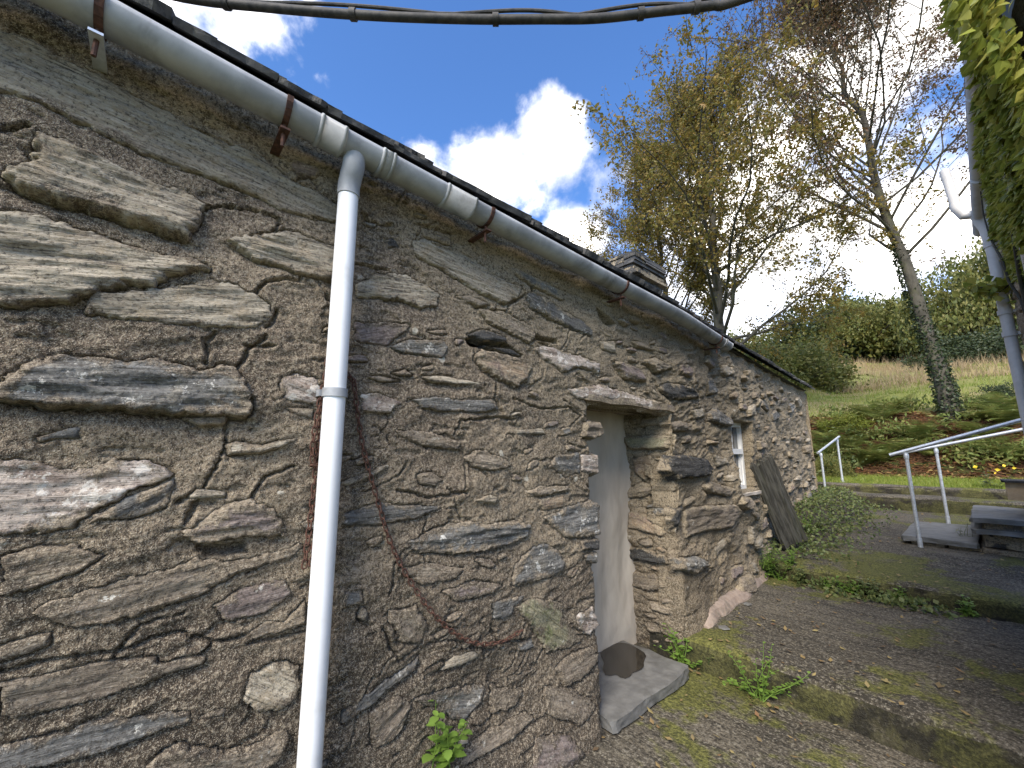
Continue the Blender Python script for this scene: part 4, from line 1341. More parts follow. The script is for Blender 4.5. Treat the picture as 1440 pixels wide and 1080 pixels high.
for y in (2.2, 2.6, 3.25, 4.3, 5.1):
    MB().tube([(HGX, y - .02, HGZ + .012), (HGX, y + .02, HGZ + .005)], .047, 20).build('bracket', RUST if y == 2.6 else HGUT, hg, True)
hd = bpy.data.objects.new('downpipe', None); C.objects.link(hd); hd.parent = house; hd.location = -hl
HP = mat_simple('grey_plastic_pipe', (.56, .53, .48), (.64, .61, .56), 5.0, .45, .05, .002, dirt=((.33, .32, .30), .4))
pxh = .256; pyh = 5.06
e0 = at_y(1388, 322, pyh); e1 = at_y(1440, 572, pyh)
MB().tube([(pxh - .01, pyh, e0.z - .02), (pxh, pyh, e0.z - .2), (pxh, pyh, .2)], .036, 20).build('pipe', HP, hd, True)
t0 = at_y(1328, 240, pyh); t1 = at_y(1345, 292, pyh); t2 = at_y(1356, 303, pyh); t3 = at_y(1372, 302, pyh)
MB().tube([t0, t0.lerp(t1, .5), t1], .034, 20).build('open_pipe', HP, hd, True)
MB().tube([t1 - (t1 - t0).normalized() * .03, t1, t2, t3, Vector((pxh - .01, pyh, e0.z + .01)), Vector((pxh - .005, pyh, e0.z - .05)), Vector((pxh, pyh, e0.z - .12))], .040, 20).build('elbow', HP, hd, True)
for (u, v) in ((1391, 345), (1403, 412), (1410, 440), (1420, 470)):
    zc2 = at_y(u, v, pyh).z
    MB().tube([(pxh, pyh, zc2 - .02), (pxh, pyh, zc2 + .02)], .044, 20).box((pxh, pyh - .02, zc2 - .012), (HX + .03, pyh + .02, zc2 + .012)).build('pipe_clip', HP, hd, True)
# older rusty swan-neck and pipe half hidden by the ivy
PEEL = mat_simple('peeling_pipe', (.50, .48, .45), (.42, .30, .20), 7.0, .7, .3, .004, dirt=((.22, .10, .05), .6))
yo = 3.15
MB().tube([(HGX, yo, HGZ - .02), (HGX + .01, yo, HGZ - .07), (HGX + .07, yo, HGZ - .10), (HX - .07, yo, HGZ - .12), (HX - .05, yo, HGZ - .2), (HX - .05, yo, 1.2)], .032, 16).build('old_pipe', PEEL, hd, True)


# ------------------------------------------------------------------ foliage helpers
def leaf_quads(P, size, rs, aspect=.6, up=.0, fold=False):
    """diamond leaves at points P (n,3): returns verts, faces"""
    n = len(P)
    d = rs.normal(size=(n, 3)); d[:, 2] += up; d /= np.linalg.norm(d, axis=1, keepdims=True)
    e = rs.normal(size=(n, 3)); e -= d * (e * d).sum(1, keepdims=True); e /= np.linalg.norm(e, axis=1, keepdims=True)
    L = (size * rs.uniform(.65, 1.3, n))[:, None]
    nrm = np.cross(d, e)
    a = P; b = P + d * L * .45 + e * L * aspect * .5 + nrm * L * .1; c = P + d * L; f = P + d * L * .45 - e * L * aspect * .5 + nrm * L * .1
    V = np.stack([a, b, c, f], 1).reshape(-1, 3)
    F = np.arange(n * 4).reshape(n, 4)
    return V, F


class Wood:
    """branch tubes gathered with numpy"""
    def __init__(s): s.V = []; s.F = []; s.n = 0

    def tube(s, pts, rads, n):
        pts = np.asarray(pts, float); rads = np.asarray(rads, float)
        d = np.gradient(pts, axis=0); d /= np.linalg.norm(d, axis=1, keepdims=True) + 1e-9
        ref = np.array([.31, .95, .05]) if abs(d[0, 2]) > .5 else np.array([.1, .05, 1.])
        u = np.cross(d, ref); u /= np.linalg.norm(u, axis=1, keepdims=True) + 1e-9
        w = np.cross(d, u)
        ang = np.arange(n) * 2 * math.pi / n
        R = pts[:, None, :] + rads[:, None, None] * (u[:, None, :] * np.cos(ang)[None, :, None] + w[:, None, :] * np.sin(ang)[None, :, None])
        k = len(pts)
        idx = s.n + np.arange(k * n).reshape(k, n)
        nx = np.roll(idx, -1, axis=1)
        s.F.append(np.stack([idx[:-1].ravel(), nx[:-1].ravel(), nx[1:].ravel(), idx[1:].ravel()], 1))
        s.V.append(R.reshape(-1, 3)); s.n += k * n

    def mesh(s, name, mat):
        return mesh_np(name, np.concatenate(s.V), np.concatenate(s.F), mat, True)


def curve_branch(p, d, L, rs, k, wob, lift):
    pts = [np.array(p, float)]; d = np.array(d, float)
    for i in range(k):
        d = d + rs.normal(0, wob, 3) + np.array([0, 0, lift])
        d /= np.linalg.norm(d)
        pts.append(pts[-1] + d * L / k)
    return np.array(pts), d


def make_tree(name, label, base, H, R, seed, leafmat, leafsize, n_limb, first, trunk_r, sub=7, twig=6, leaves=11, lean=(0, 0), limb_ang=(58, 22), bark=None, cat='tree', group=None, keep=None, dens=None):
    rs = np.random.default_rng(seed)
    t = thing(name, label, cat, base, group)
    wd = Wood(); LP = []
    tp = [np.zeros(3)]; k = 14
    for i in range(1, k + 1):
        f = i / k
        tp.append(np.array([lean[0] * f + .12 * rs.normal() * f, lean[1] * f + .12 * rs.normal() * f, H * .93 * f]))
    tp = np.array(tp); tp[0, 2] = -.5
    tr = trunk_r * (1 - np.linspace(0, 1, k + 1)) ** .8 + .012
    tr[0] *= 1.5; tr[1] *= 1.08
    wd.tube(tp, tr, 10)
    for i in range(n_limb):
        f = first + (1 - first) * ((i + rs.uniform(-.4, .4)) / n_limb)
        f = min(max(f, first), .985)
        q = f * k; j = int(q); p = tp[j] + (tp[min(j + 1, k)] - tp[j]) * (q - j)
        g = (f - first) / (1 - first)
        az = i * 2.399 + rs.normal(0, .35)
        an = math.radians(limb_ang[0] + (limb_ang[1] - limb_ang[0]) * g + rs.normal(0, 7))
        prof = R * (.55 + .75 * math.sin(math.pi * min(1, g * .85 + .18))) * (1 - .45 * g)
        L = prof * rs.uniform(.8, 1.2)
        d = (math.sin(an) * math.cos(az), math.sin(an) * math.sin(az), math.cos(an))
        r0 = max(.016, trunk_r * (1 - f) ** .8 * .40)
        pts, de = curve_branch(p, d, L, rs, 7, .15, .06)
        wd.tube(pts, np.linspace(r0, .009, 8), 6)
        for s2 in range(sub):
            g2 = .22 + .78 * (s2 + rs.uniform(0, .9)) / sub
            q2 = g2 * 7; j2 = min(int(q2), 6); p2 = pts[j2] + (pts[j2 + 1] - pts[j2]) * (q2 - j2)
            bd = pts[min(j2 + 1, 7)] - pts[j2]; bd /= np.linalg.norm(bd)
            d2 = bd * .75 + rs.normal(0, .55, 3) + np.array([0, 0, .15]); d2 /= np.linalg.norm(d2)
            L2 = L * (.50 - .24 * g2) * rs.uniform(.7, 1.3)
            ps, _ = curve_branch(p2, d2, L2, rs, 4, .14, .03)
            wd.tube(ps, np.linspace(max(.006, r0 * .32 * (1 - .6 * g2)), .005, 5), 4)
            for s3 in range(twig):
                q3 = rs.uniform(.2, 1) * 4; j3 = min(int(q3), 3); p3 = ps[j3] + (ps[j3 + 1] - ps[j3]) * (q3 - j3)
                d3 = (ps[j3 + 1] - ps[j3]); d3 /= np.linalg.norm(d3) + 1e-9
                d3 = d3 * .7 + rs.normal(0, .6, 3); d3 /= np.linalg.norm(d3)
                L3 = rs.uniform(.25, .6) * (.6 + .12 * R)
                pt, _ = curve_branch(p3, d3, L3, rs, 3, .18, -.05)
                wd.tube(pt, [.0055, .0045, .0035, .0025], 3)
                m = int(rs.poisson(leaves * (dens(g, az) if dens else 1.0)))
                if m:
                    w = rs.uniform(.1, 1.08, m) * 3; jj = np.minimum(w.astype(int), 2)
                    c = pt[jj] + (pt[jj + 1] - pt[jj]) * (w - jj)[:, None]
                    LP.append(c + rs.normal(0, .05, (m, 3)))
    link('trunk', wd.mesh('trunk', bark or BARK), t)
    LPa = np.concatenate(LP)
    V, F = leaf_quads(LPa, leafsize, rs, .62, -.4)
    cr = link('crown', mesh_np('crown', V, F, leafmat), t)
    return t


LEAF_A = mat_leaf('autumn_birch_leaf', [(.14, .135, .03), (.22, .18, .035), (.28, .18, .04), (.165, .16, .035), (.30, .175, .045)], trans=.45)
LEAF_B = mat_leaf('russet_leaf', [(.15, .08, .045), (.19, .12, .05), (.12, .10, .04), (.17, .075, .05)], trans=.4)
LEAF_G = mat_leaf('woodland_leaf', [(.09, .115, .03), (.16, .17, .04), (.21, .19, .055), (.11, .135, .04)], trans=.35)
LEAF_E = mat_leaf('evergreen_leaf', [(.022, .034, .014), (.035, .052, .018), (.05, .062, .02)], trans=.15)
LEAF_Y = mat_leaf('yellow_green_leaf', [(.16, .19, .025), (.22, .23, .035), (.11, .15, .025)], trans=.4)
LEAF_IVY = mat_leaf('ivy_leaf', [(.22, .26, .045), (.32, .34, .055), (.42, .39, .09), (.14, .18, .035), (.28, .30, .05)], rough=.42, trans=.45)
LEAF_W = mat_leaf('weed_leaf', [(.15, .25, .045), (.20, .31, .06), (.17, .28, .05)], trans=.4)
LEAF_W2 = mat_leaf('weed_leaf_dull', [(.09, .125, .045), (.13, .165, .055), (.17, .18, .06)], trans=.3)
LEAF_F = mat_leaf('fern_leaf', [(.12, .165, .04), (.185, .22, .055), (.24, .215, .07)], trans=.35)
LITTER = mat_leaf('fallen_leaf', [(.20, .085, .035), (.26, .14, .05), (.11, .05, .03), (.32, .24, .08), (.17, .075, .035)], rough=.7, trans=.15)
DRY = mat_leaf('dry_rush', [(.34, .25, .14), (.42, .32, .19), (.28, .20, .11)], rough=.8, trans=.3)
GRASSM = mat_leaf('short_grass', [(.14, .20, .025), (.20, .25, .04), (.26, .26, .06)], trans=.3)


def hz1(x, y): return float(hill_z(np.array([float(x)]), np.array([float(y)]))[0])


# ---- trees beyond the cottage
def hd_pos(u, hdist):
    d = ray(u, 560); l = math.hypot(d.x, d.y)
    return d.x / l * hdist, d.y / l * hdist


x, y = hd_pos(1018, 14.5)
make_tree('birch_tree', 'tall ochre-leaved tree rising behind the cottage roof, right of the chimney', (x, y, hz1(x, y)), 12.4, 5.3, 71, LEAF_A, .095, 40, .22, .19, 11, 11, 14, lean=(.1, .2), limb_ang=(62, 20), dens=lambda g, a: 1.15 - .6 * g)
x, y = hd_pos(952, 15.5)
make_tree('birch_tree', 'slimmer ochre-leaved tree standing nearest the chimney', (x, y, hz1(x, y)), 11.0, 3.4, 72, LEAF_A, .09, 34, .22, .15, 10, 11, 12, lean=(-.5, .2), limb_ang=(50, 22), dens=lambda g, a: 1.2 - .75 * g)
xb, yb_ = hd_pos(1338, 15.4)
tB = make_tree('ash_tree', 'big thinly leaved russet tree with ivy round its trunk on the bank', (xb, yb_, hz1(xb, yb_)), 16.5, 5.6, 73, LEAF_B, .085, 46, .30, .155, 11, 11, 10, lean=(-1.5, 1.2), limb_ang=(52, 18), dens=lambda g, a: .75 + .55 * g)
rs = np.random.default_rng(5)
m = 3200
zz = rs.uniform(0, 1, m) ** 1.2 * 5.2; aa = rs.uniform(0, 2 * math.pi, m)
ff = zz / (16.5 * .93)
rr_ = .155 * (1 - ff) ** .8 + .02 + rs.uniform(0, .10, m) * (1 - zz / 6.5)
P = np.stack([-1.6 * ff + rr_ * np.cos(aa), 1.3 * ff + rr_ * np.sin(aa), zz - .1], 1)
V, F = leaf_quads(P, .075, rs, .8, -.3)
link('ivy', mesh_np('ivy', V, F, LEAF_E), tB)
# sprouts on the birch trunk
x, y = hd_pos(985, 14.6)


def bush_mesh(name, seed, n, leafmat, leaf, clumps=40, shape=(1, 1, .8), flat=0.0):
    rs = np.random.default_rng(seed)
    cs = rs.normal(size=(clumps, 3)); cs /= np.linalg.norm(cs, axis=1, keepdims=True)
    cs *= rs.uniform(.35, .92, (clumps, 1)); cs[:, 2] = np.abs(cs[:, 2]) * 1.0 + .05
    w = rs.integers(0, clumps, n)
    r = rs.uniform(.10, .34, clumps)
    q = rs.normal(size=(n, 3)); q /= np.linalg.norm(q, axis=1, keepdims=True)
    P = cs[w] + q * (r[w] * rs.uniform(.35, 1.15, n))[:, None]
    P *= np.array(shape)
    V, F = leaf_quads(P, leaf, rs, .7, -.2)
    wd = Wood()
    for c in cs[:22]:
        e = c * np.array(shape)
        wd.tube(np.array([[0, 0, -.1], e * .45 + [0, 0, .02], e]), [.03, .016, .005], 5)
    return mesh_np(name, V, F, leafmat), wd.mesh('stem', BARK)


BUSH = [bush_mesh('crown', 500 + i, nn_, mt, lf, 70) for i, (mt, lf, nn_) in enumerate(((LEAF_G, .045, 15000), (LEAF_E, .045, 13000), (LEAF_A, .042, 9000), (LEAF_Y, .05, 8000)))]


def bush(name, label, cat, loc, scale, kind, rot, group=None):
    t = thing(name, label, cat, loc, group)
    t.rotation_euler = (0, 0, rot); t.scale = scale
    link('crown', BUSH[kind][0], t); link('trunk' if cat == 'tree' else 'stem', BUSH[kind][1], t)
    return t


rw_ = random.Random(12)
for i in range(15):
    u = 1010 + i * 34
    x, y = hd_pos(u, rw_.uniform(46, 54))
    s = rw_.uniform(4.2, 6.2)
    bush('hedgerow_tree', 'bushy tree in the green wood along the top of the field', 'tree', (x, y, hz1(x, y) - .5), (s * 1.15, s * 1.15, s * rw_.uniform(1.0, 1.35)), rw_.choice([0, 0, 1]), rw_.uniform(0, 6), 'trees along the top of the field')
x, y = hd_pos(1236, 42); bush('round_tree', 'round-crowned olive tree standing above the wood', 'tree', (x, y, hz1(x, y) + 1.6), (3.2, 3.2, 4.6), 0, 1.0)
x, y = hd_pos(1395, 38); bush('spreading_tree', 'ochre spreading tree behind the ivy-clad trunk', 'tree', (x, y, hz1(x, y) + 1.0), (4.6, 4.0, 7.5), 0, 2.0)
x, y = hd_pos(1392, 33); bush('dark_evergreen', 'dark evergreen at the right end of the field', 'bush', (x, y, hz1(x, y) - .3), (3.4, 2.6, 2.6), 1, .5)
x, y = hd_pos(1110, 24); bush('hillside_thicket', 'broad green thicket directly behind the cottage gable', 'bush', (x, y, hz1(x, y) - .3), (3.6, 2.6, 3.1), 0, .2)
x, y = hd_pos(1050, 22); bush('hillside_thicket', 'olive thicket showing over the gutter end', 'bush', (x, y, hz1(x, y) - .3), (2.8, 2.4, 3.2), 0, 2.2)
x, y = hd_pos(1185, 15.2); bush('yellow_shrub', 'low yellow-green shrub on the bank beside the cottage corner', 'bush', (x, y, hz1(x, y) - .05), (.95, .7, .55), 3, .7)
x, y = hd_pos(1150, 12.6); bush('corner_shrub', 'dull green shrub hard against the far cottage corner', 'bush', (x, y, hz1(x, y) - .2), (.7, .6, .9), 0, 1.7)
x, y = hd_pos(1415, 17.5); bush('field_edge_bush', 'dark green bush at the field edge beside the grey pipe', 'bush', (x, y, hz1(x, y) - .1), (.9, .8, .8), 1, .7)

# ---- ferns on the bank
def fern_mesh(seed):
    rs = np.random.default_rng(seed); V = []; F = []
    for k in range(11):
        az = k * 2 * math.pi / 11 + rs.normal(0, .2); L = rs.uniform(.55, .95); el = rs.uniform(.7, 1.15)
        p = np.zeros(3); d = np.array([math.cos(az) * math.cos(el), math.sin(az) * math.cos(el), math.sin(el)])
        side = np.array([-math.sin(az), math.cos(az), 0])
        n = 16
        for i in range(n):
            p2 = p + d * L / n
            f = i / n; w = .17 * math.sin(math.pi * min(1, .12 + f * .9)) + .015
            for sg in (-1, 1):
                b = len(V)
                tip = p + side * sg * w + d * .04 - np.array([0, 0, .015])
                V += [p - d * .012, p + d * .022, tip]; F.append((b, b + 1, b + 2))
            p = p2; d = d + np.array([0, 0, -.085]); d /= np.linalg.norm(d)
    return mesh_np('fronds', np.array(V), np.array(F), LEAF_F)


FERN = [fern_mesh(600 + i) for i in range(3)]
rf = random.Random(4)
for i in range(36):
    u = rf.uniform(1140, 1440); hd_ = rf.uniform(13.4, 16.4)
    x, y = hd_pos(u, hd_)
    t = thing('fern', 'green fern arching on the leaf-strewn bank', 'fern', (x, y, hz1(x, y) - .03), 'ferns on the bank')
    s = rf.uniform(.7, 1.35); t.scale = (s, s, s * .9); t.rotation_euler = (0, 0, rf.uniform(0, 6))
    link('fronds', FERN[i % 3], t)

# ---- stuff: bank undergrowth, leaf litter, rushes, lawn grass, fallen leaves on the concrete
def scatter(name, n, xr, yr, zf, size, mat, seed, aspect=.6, up=0.0, mask=None, lift=(0, .05)):
    rs = np.random.default_rng(seed)
    X = rs.uniform(*xr, n); Y = rs.uniform(*yr, n)
    if mask is not None:
        k = mask(X, Y, rs); X, Y = X[k], Y[k]
    P = np.stack([X, Y, zf(X, Y) + rs.uniform(*lift, len(X))], 1)
    V, F = leaf_quads(P, size, rs, aspect, up)
    return tag(link(name, mesh_np(name, V, F, mat)), kind='stuff')


def flat_scatter(name, n, xr, yr, zf, size, mat, seed, mask=None, kind='stuff'):
    rs = np.random.default_rng(seed)
    X = rs.uniform(*xr, n); Y = rs.uniform(*yr, n)
    if mask is not None:
        k = mask(X, Y, rs); X, Y = X[k], Y[k]
    n = len(X)
    a = rs.uniform(0, 6.28, n); L = size * rs.uniform(.5, 1.4, n); tl = rs.normal(0, .22, (n, 2))
    pts = []
    for (fx, fy, cz) in ((0, 0, .15), (.5, .3, 0), (1, 0, .2), (.5, -.3, .0)):
        dx = fx * L * np.cos(a) - fy * L * np.sin(a); dy = fx * L * np.sin(a) + fy * L * np.cos(a)
        pts.append(np.stack([X + dx, Y + dy, zf(X, Y) + .006 + np.abs(dx * tl[:, 0] + dy * tl[:, 1]) + cz * L * .35], 1))
    V = np.stack(pts, 1).reshape(-1, 3)
    return tag(link(name, mesh_np(name, V, np.arange(n * 4).reshape(n, 4), mat)), kind=kind)


scatter('bank_undergrowth', 26000, (-9, 6), (12.9, 16.6), hill_z, .12, LEAF_F, 801, .45, .5, lambda X, Y, r: fbm(X * .7, Y * 1.1, 803, 3) + r.uniform(-.15, .15, len(X)) > .05, (0, .32))
scatter('thicket_undergrowth', 12000, (-9, -1.9), (9.6, 14.5), hill_z, .11, LEAF_W2, 811, .5, .4, lambda X, Y, r: fbm(X * .9, Y * .9, 813, 3) + r.uniform(-.2, .2, len(X)) > -.05, (0, .35))
flat_scatter('leaf_litter', 14000, (-6, 6), (12.7, 15.8), hill_z, .09, LITTER, 821)


def blades(name, n, xr, yr, zf, h, w, mat, seed, mask=None):
    rs = np.random.default_rng(seed)
    X = rs.uniform(*xr, n); Y = rs.uniform(*yr, n)
    if mask is not None:
        k = mask(X, Y, rs); X, Y = X[k], Y[k]
    n = len(X); Z = zf(X, Y) - .01
    a = rs.uniform(0, 6.28, n); hh = h * rs.uniform(.5, 1.3, n); ln = rs.normal(0, .3, (n, 2)) * hh[:, None]
    V = np.stack([np.stack([X - w * np.cos(a), Y - w * np.sin(a), Z], 1), np.stack([X + w * np.cos(a), Y + w * np.sin(a), Z], 1), np.stack([X + ln[:, 0], Y + ln[:, 1], Z + hh], 1)], 1).reshape(-1, 3)
    return tag(link(name, mesh_np(name, V, np.arange(n * 3).reshape(n, 3), mat)), kind='stuff')


blades('lawn_grass', 26000, (-5, 5), (10.55, 13.0), hill_z, .06, .006, GRASSM, 831)
blades('field_grass', 30000, (-14, 12), (15.8, 30), hill_z, .16, .012, GRASSM, 833)
blades('dry_rushes', 26000, (-18, 16), (23, 40), hill_z, .55, .014, DRY, 835, lambda X, Y, r: fbm(X * .22, Y * .45, 837, 3) + .05 * (Y - 24) + r.uniform(-.1, .1, len(X)) > .18)


def path_z(X, Y):
    return np.where(Y < 3.19, -.035, np.where(Y < 5.36, .155 + .01 * (Y - 3.2), .328 + .052 * (Y - 5.36)))


LITTER2 = mat_leaf('damp_fallen_leaf', [(.17, .105, .05), (.26, .19, .08), (.10, .065, .04), (.30, .24, .10), (.19, .10, .05)], rough=.7, trans=.15)
flat_scatter('fallen_leaves', 1900, (-1.6, .4), (1.2, 9.7), path_z, .036, LITTER2, 841, lambda X, Y, r: r.uniform(0, 1, len(X)) < .35 + .65 * np.exp(-np.minimum(np.abs(Y - 3.1), np.abs(Y - 5.25)) / .15))

# ---- single weeds
def weed(name, label, loc, h, stems, leaf, mat, seed, spread=.5, per=9, group=None, aspect=.75, lobes=False, cat='plant'):
    rs = np.random.default_rng(seed)
    t = thing(name, label, cat, loc, group)
    wd = Wood(); V = []; F = []
    for k in range(stems):
        az = rs.uniform(0, 6.28); tl = abs(rs.normal(0, spread))
        d = np.array([math.sin(tl) * math.cos(az), math.sin(tl) * math.sin(az), math.cos(tl)])
        L = h * rs.uniform(.55, 1.1)
        pts, de = curve_branch((rs.normal(0, .02), rs.normal(0, .02), -.01), d, L, rs, 5, .13, -.03)
        wd.tube(pts, np.linspace(.0035, .0012, 6), 5)
        for j in range(per):
            f = .2 + .8 * j / (per - 1); q = f * 5; i = min(int(q), 4)
            p = pts[i] + (pts[i + 1] - pts[i]) * (q - i)
            a2 = j * 2.4 + rs.normal(0, .4)
            o1 = np.array([math.cos(a2), math.sin(a2), rs.uniform(-.15, .45)]); o1 /= np.linalg.norm(o1)
            s1 = np.cross(o1, [0, 0, 1]); s1 /= np.linalg.norm(s1) + 1e-9
            nn = np.cross(s1, o1)
            S = leaf * rs.uniform(.6, 1.2) * (1.1 - .4 * f)
            # toothed leaf with a fold along the midrib
            prof = [(0, .0), (.12, .30), (.26, .44), (.34, .40), (.48, .52), (.56, .42), (.72, .40), (.80, .26), (1.0, .0)]
            b = len(V)
            mid = [p + o1 * S * (.25 + x_) - nn * S * .10 * x_ * x_ for x_, _ in prof]
            lf = [m_ + s1 * S * w_ * aspect + nn * S * w_ * .18 for m_, (_, w_) in zip(mid, prof)]
            rt = [m_ - s1 * S * w_ * aspect + nn * S * w_ * .18 for m_, (_, w_) in zip(mid, prof)]
            V += mid + lf + rt; n_ = len(prof)
            for i_ in range(n_ - 1):
                F.append((b + i_, b + i_ + 1, b + n_ + i_ + 1, b + n_ + i_)); F.append((b + i_ + 1, b + i_, b + 2 * n_ + i_, b + 2 * n_ + i_ + 1))
    link('stem', wd.mesh('stem', mat), t)
    link('leaves', mesh_np('leaves', np.array(V), np.array(F), mat, True), t)
    return t


wy, wz = hit(614, 1082)
weed('wall_weed', 'fresh green leafy sprig growing from the wall near the downpipe foot', (XW + .05, wy, wz), .30, 6, .060, LEAF_W, 901, .25, 11)
p = at_z(955, 925, .02); weed('doorstep_weed', 'bright green weed at the corner of the slate door slab', (p.x, p.y + .03, -.03), .30, 14, .052, LEAF_W, 902, .75, 8)
p = at_z(985, 930, .0); weed('doorstep_weed', 'small weed squeezed between door slab and first concrete step', (p.x + .02, p.y, -.03), .17, 5, .04, LEAF_W2, 903, .8, 7)
p = at_z(1080, 965, -.03); weed('riser_weed', 'yellowish bushy weed growing against the first concrete riser', (p.x, 3.10, -.04), .33, 15, .034, LEAF_W, 904, .6, 12)
i = 0
for (u, v, s, lb) in ((1080, 800, .2, 'nettle-like weed at the wall foot under the second step'), (1105, 806, .17, 'leafy weed beside the pink mortar fillet'), (1140, 812, .14, 'ground weed in the middle of the second step joint'),
                      (1175, 822, .12, 'low round-leaved weed under the second riser'), (1205, 826, .13, 'spreading weed against the second riser, near the path centre'), (1240, 828, .15, 'upright weed under the second riser, second from the right'),
                      (1270, 836, .11, 'tiny weed under the second riser where moss begins'), (1365, 850, .12, 'trailing weed under the second riser near the picture edge')):
    p = at_z(u, v, .17); i += 1
    weed('joint_weed', lb, (p.x, min(p.y, 5.28), .16), s * 1.35, 13, .05, LEAF_W if i % 3 else LEAF_W2, 910 + i, .9, 7)
for k, (u, v, lb) in enumerate(((1072, 760, 'tall weed between window sill and leaning plank'), (1085, 790, 'straggly weed at the foot of the leaning plank'), (1100, 775, 'weed growing in front of the leaning plank'),
                                (1135, 735, 'fern-like weed on the soil bed behind the plank'), (1150, 712, 'grey-green weed mid-way along the soil bed'), (1165, 722, 'low weed spilling from soil bed onto path'), (1150, 690, 'tall weed by the far cottage corner'))):
    p = at_x(u, v, -1.72 + .05 * k)
    yy = min(max(p.y, 5.1), 9.2)
    zb = .30 + .05 * (yy - 5.4) + (.12 if yy > 6.4 else .0)
    weed('bed_weed', lb, (-1.68 + .07 * (k % 3) - .03 * (yy - 5), yy, zb), .25, 11, .036, LEAF_W2 if k % 2 else LEAF_W, 930 + k, .6, 10)
scatter('bed_ground_cover', 6500, (-2.4, -1.0), (5.6, 9.9), lambda X, Y: .33 + .05 * (Y - 5.4) + .26 * sstep(-X, 1.35, 1.85) * sstep(Y, 5.6, 7.2), (.042), LEAF_W2, 851, .7, .3, lambda X, Y, r: r.uniform(0, 1, len(X)) < .12 + .88 * sstep(-X, 1.15, 1.6), (0, .09))
scatter('ground_ivy', 620, (-1.55, -.35), (5.05, 5.33), lambda X, Y: .165 + 0 * X, .045, LEAF_W2, 853, .85, .4, lambda X, Y, r: fbm(X * 3, Y * 3, 855, 2) + r.uniform(-.2, .2, len(X)) + .35 * (Y - 5.15) > .02, (0, .07))
p = at_z(1362, 775, .34); weed('step_weed', 'weed growing beside the dry stone garden steps', (p.x, p.y, .4), .3, 6, .04, LEAF_W2, 960, .4, 9)
FLW = mat_simple('yellow_petals', (.75, .52, .03), (.8, .6, .05), 20, .6, .1, .002)
p = at_y(1390, 672, 10.9)
t = weed('flowering_plant', 'clump with yellow flowers at the lawn edge', (p.x, 10.9, .92), .35, 12, .07, LEAF_W2, 961, .6, 8)
V, F = leaf_quads(np.array([[rf.uniform(-.3, .3), rf.uniform(-.2, .2), rf.uniform(.22, .4)] for _ in range(7)]), .06, np.random.default_rng(3), .9)
link('flowers', mesh_np('flowers', V, F, FLW), t)

# ---- ivy over the neighbouring house
ivy = thing('climbing_ivy', 'thick green ivy hanging over the wall of the neighbouring house', 'ivy', (HX, 2.9, 2.3))
rs = np.random.default_rng(77)
n = 15000
Y = rs.uniform(2.05, 4.75, n); Z = rs.uniform(1.7, 3.56, n)
edge_ = np.interp(Y, [.8, 1.7, 2.5, 3.55, 4.2, 4.75], [2.1, 2.15, 2.25, 2.45, 2.72, 3.0]) + .30 * fbm(Y * 2.0, Z * 1.0, 771, 3)
side_ = 4.5 + .4 * fbm(Z * 2.4, Z * 0 + 3, 775, 3) - .30 * (Z - 2.7)
k = (Z > edge_) & (Y < side_)
Y, Z = Y[k], Z[k]
th = np.clip((Z - edge_[k]) / .35, .15, 1) * (.065 + .05 * fbm(Y * 3, Z * 3, 773, 3))
over = .10 * sstep(-Y, -2.9, -2.2) * sstep(Z, 2.7, 3.2)
X = HX - .02 - np.maximum(th + over, .02) * rs.uniform(.35, 1.05, len(Y))
P = np.stack([X, Y, Z], 1) - np.array(ivy.location)
d = np.stack([-.55 + rs.normal(0, .3, len(P)), rs.normal(0, .45, len(P)), -.8 + rs.normal(0, .3, len(P))], 1); d /= np.linalg.norm(d, axis=1, keepdims=True)
e = np.stack([rs.normal(0, .3, len(P)), 1 + rs.normal(0, .3, len(P)), rs.normal(0, .4, len(P))], 1); e -= d * (e * d).sum(1, keepdims=True); e /= np.linalg.norm(e, axis=1, keepdims=True)
S = rs.uniform(.026, .058, len(P))[:, None]; nn = np.cross(d, e)
prof = [(0, .25), (.25, .55), (.45, .42), (1.0, 0.0)]
V = []
for x_, w_ in prof: V.append(P + d * S * x_ + e * S * w_ + nn * S * w_ * .2)
for x_, w_ in prof[::-1][1:]: V.append(P + d * S * x_ - e * S * w_ + nn * S * w_ * .2)
V.append(P + nn * -S * .05)
V = np.stack(V, 1); kk = V.shape[1]
idx = np.arange(len(P) * kk).reshape(len(P), kk)
F = [np.stack([idx[:, 7], idx[:, i], idx[:, i + 1]], 1) for i in range(6)]
link('leaves', mesh_np('leaves', V.reshape(-1, 3), F, LEAF_IVY), ivy)
wd = Wood()
for s0 in range(9):
    y0 = rs.uniform(2.3, 4.2); pts = [np.array([HX - .03, y0, 2.0])]
    for q_ in range(9): pts.append(pts[-1] + np.array([rs.normal(0, .01), rs.normal(.0, .12), .16]))
    wd.tube(np.array(pts) - np.array(ivy.location), np.linspace(.012, .004, 10), 5)
link('vine', wd.mesh('vine', BARK), ivy)
# trailing ivy shoot crossing the grey pipe
sh = thing('ivy_shoot', 'loose ivy shoot trailing across the grey downpipe', 'ivy', at_y(1425, 405, 5.0))
wd = Wood(); q0 = at_y(1440, 400, 4.97) - Vector(sh.location); q1 = at_y(1372, 410, 4.97) - Vector(sh.location)
pts = np.array([list(q0.lerp(q1, k / 8) + Vector((0, 0, .03 * math.sin(k * 1.1)))) for k in range(9)])
wd.tube(pts, np.full(9, .006), 5); link('vine', wd.mesh('vine', BARK), sh)
P = np.repeat(pts, 9, axis=0) + rs.normal(0, .04, (81, 3)); V, F = leaf_quads(P, .075, rs, .9, -.2)
link('leaves', mesh_np('leaves', V, F, LEAF_IVY), sh)

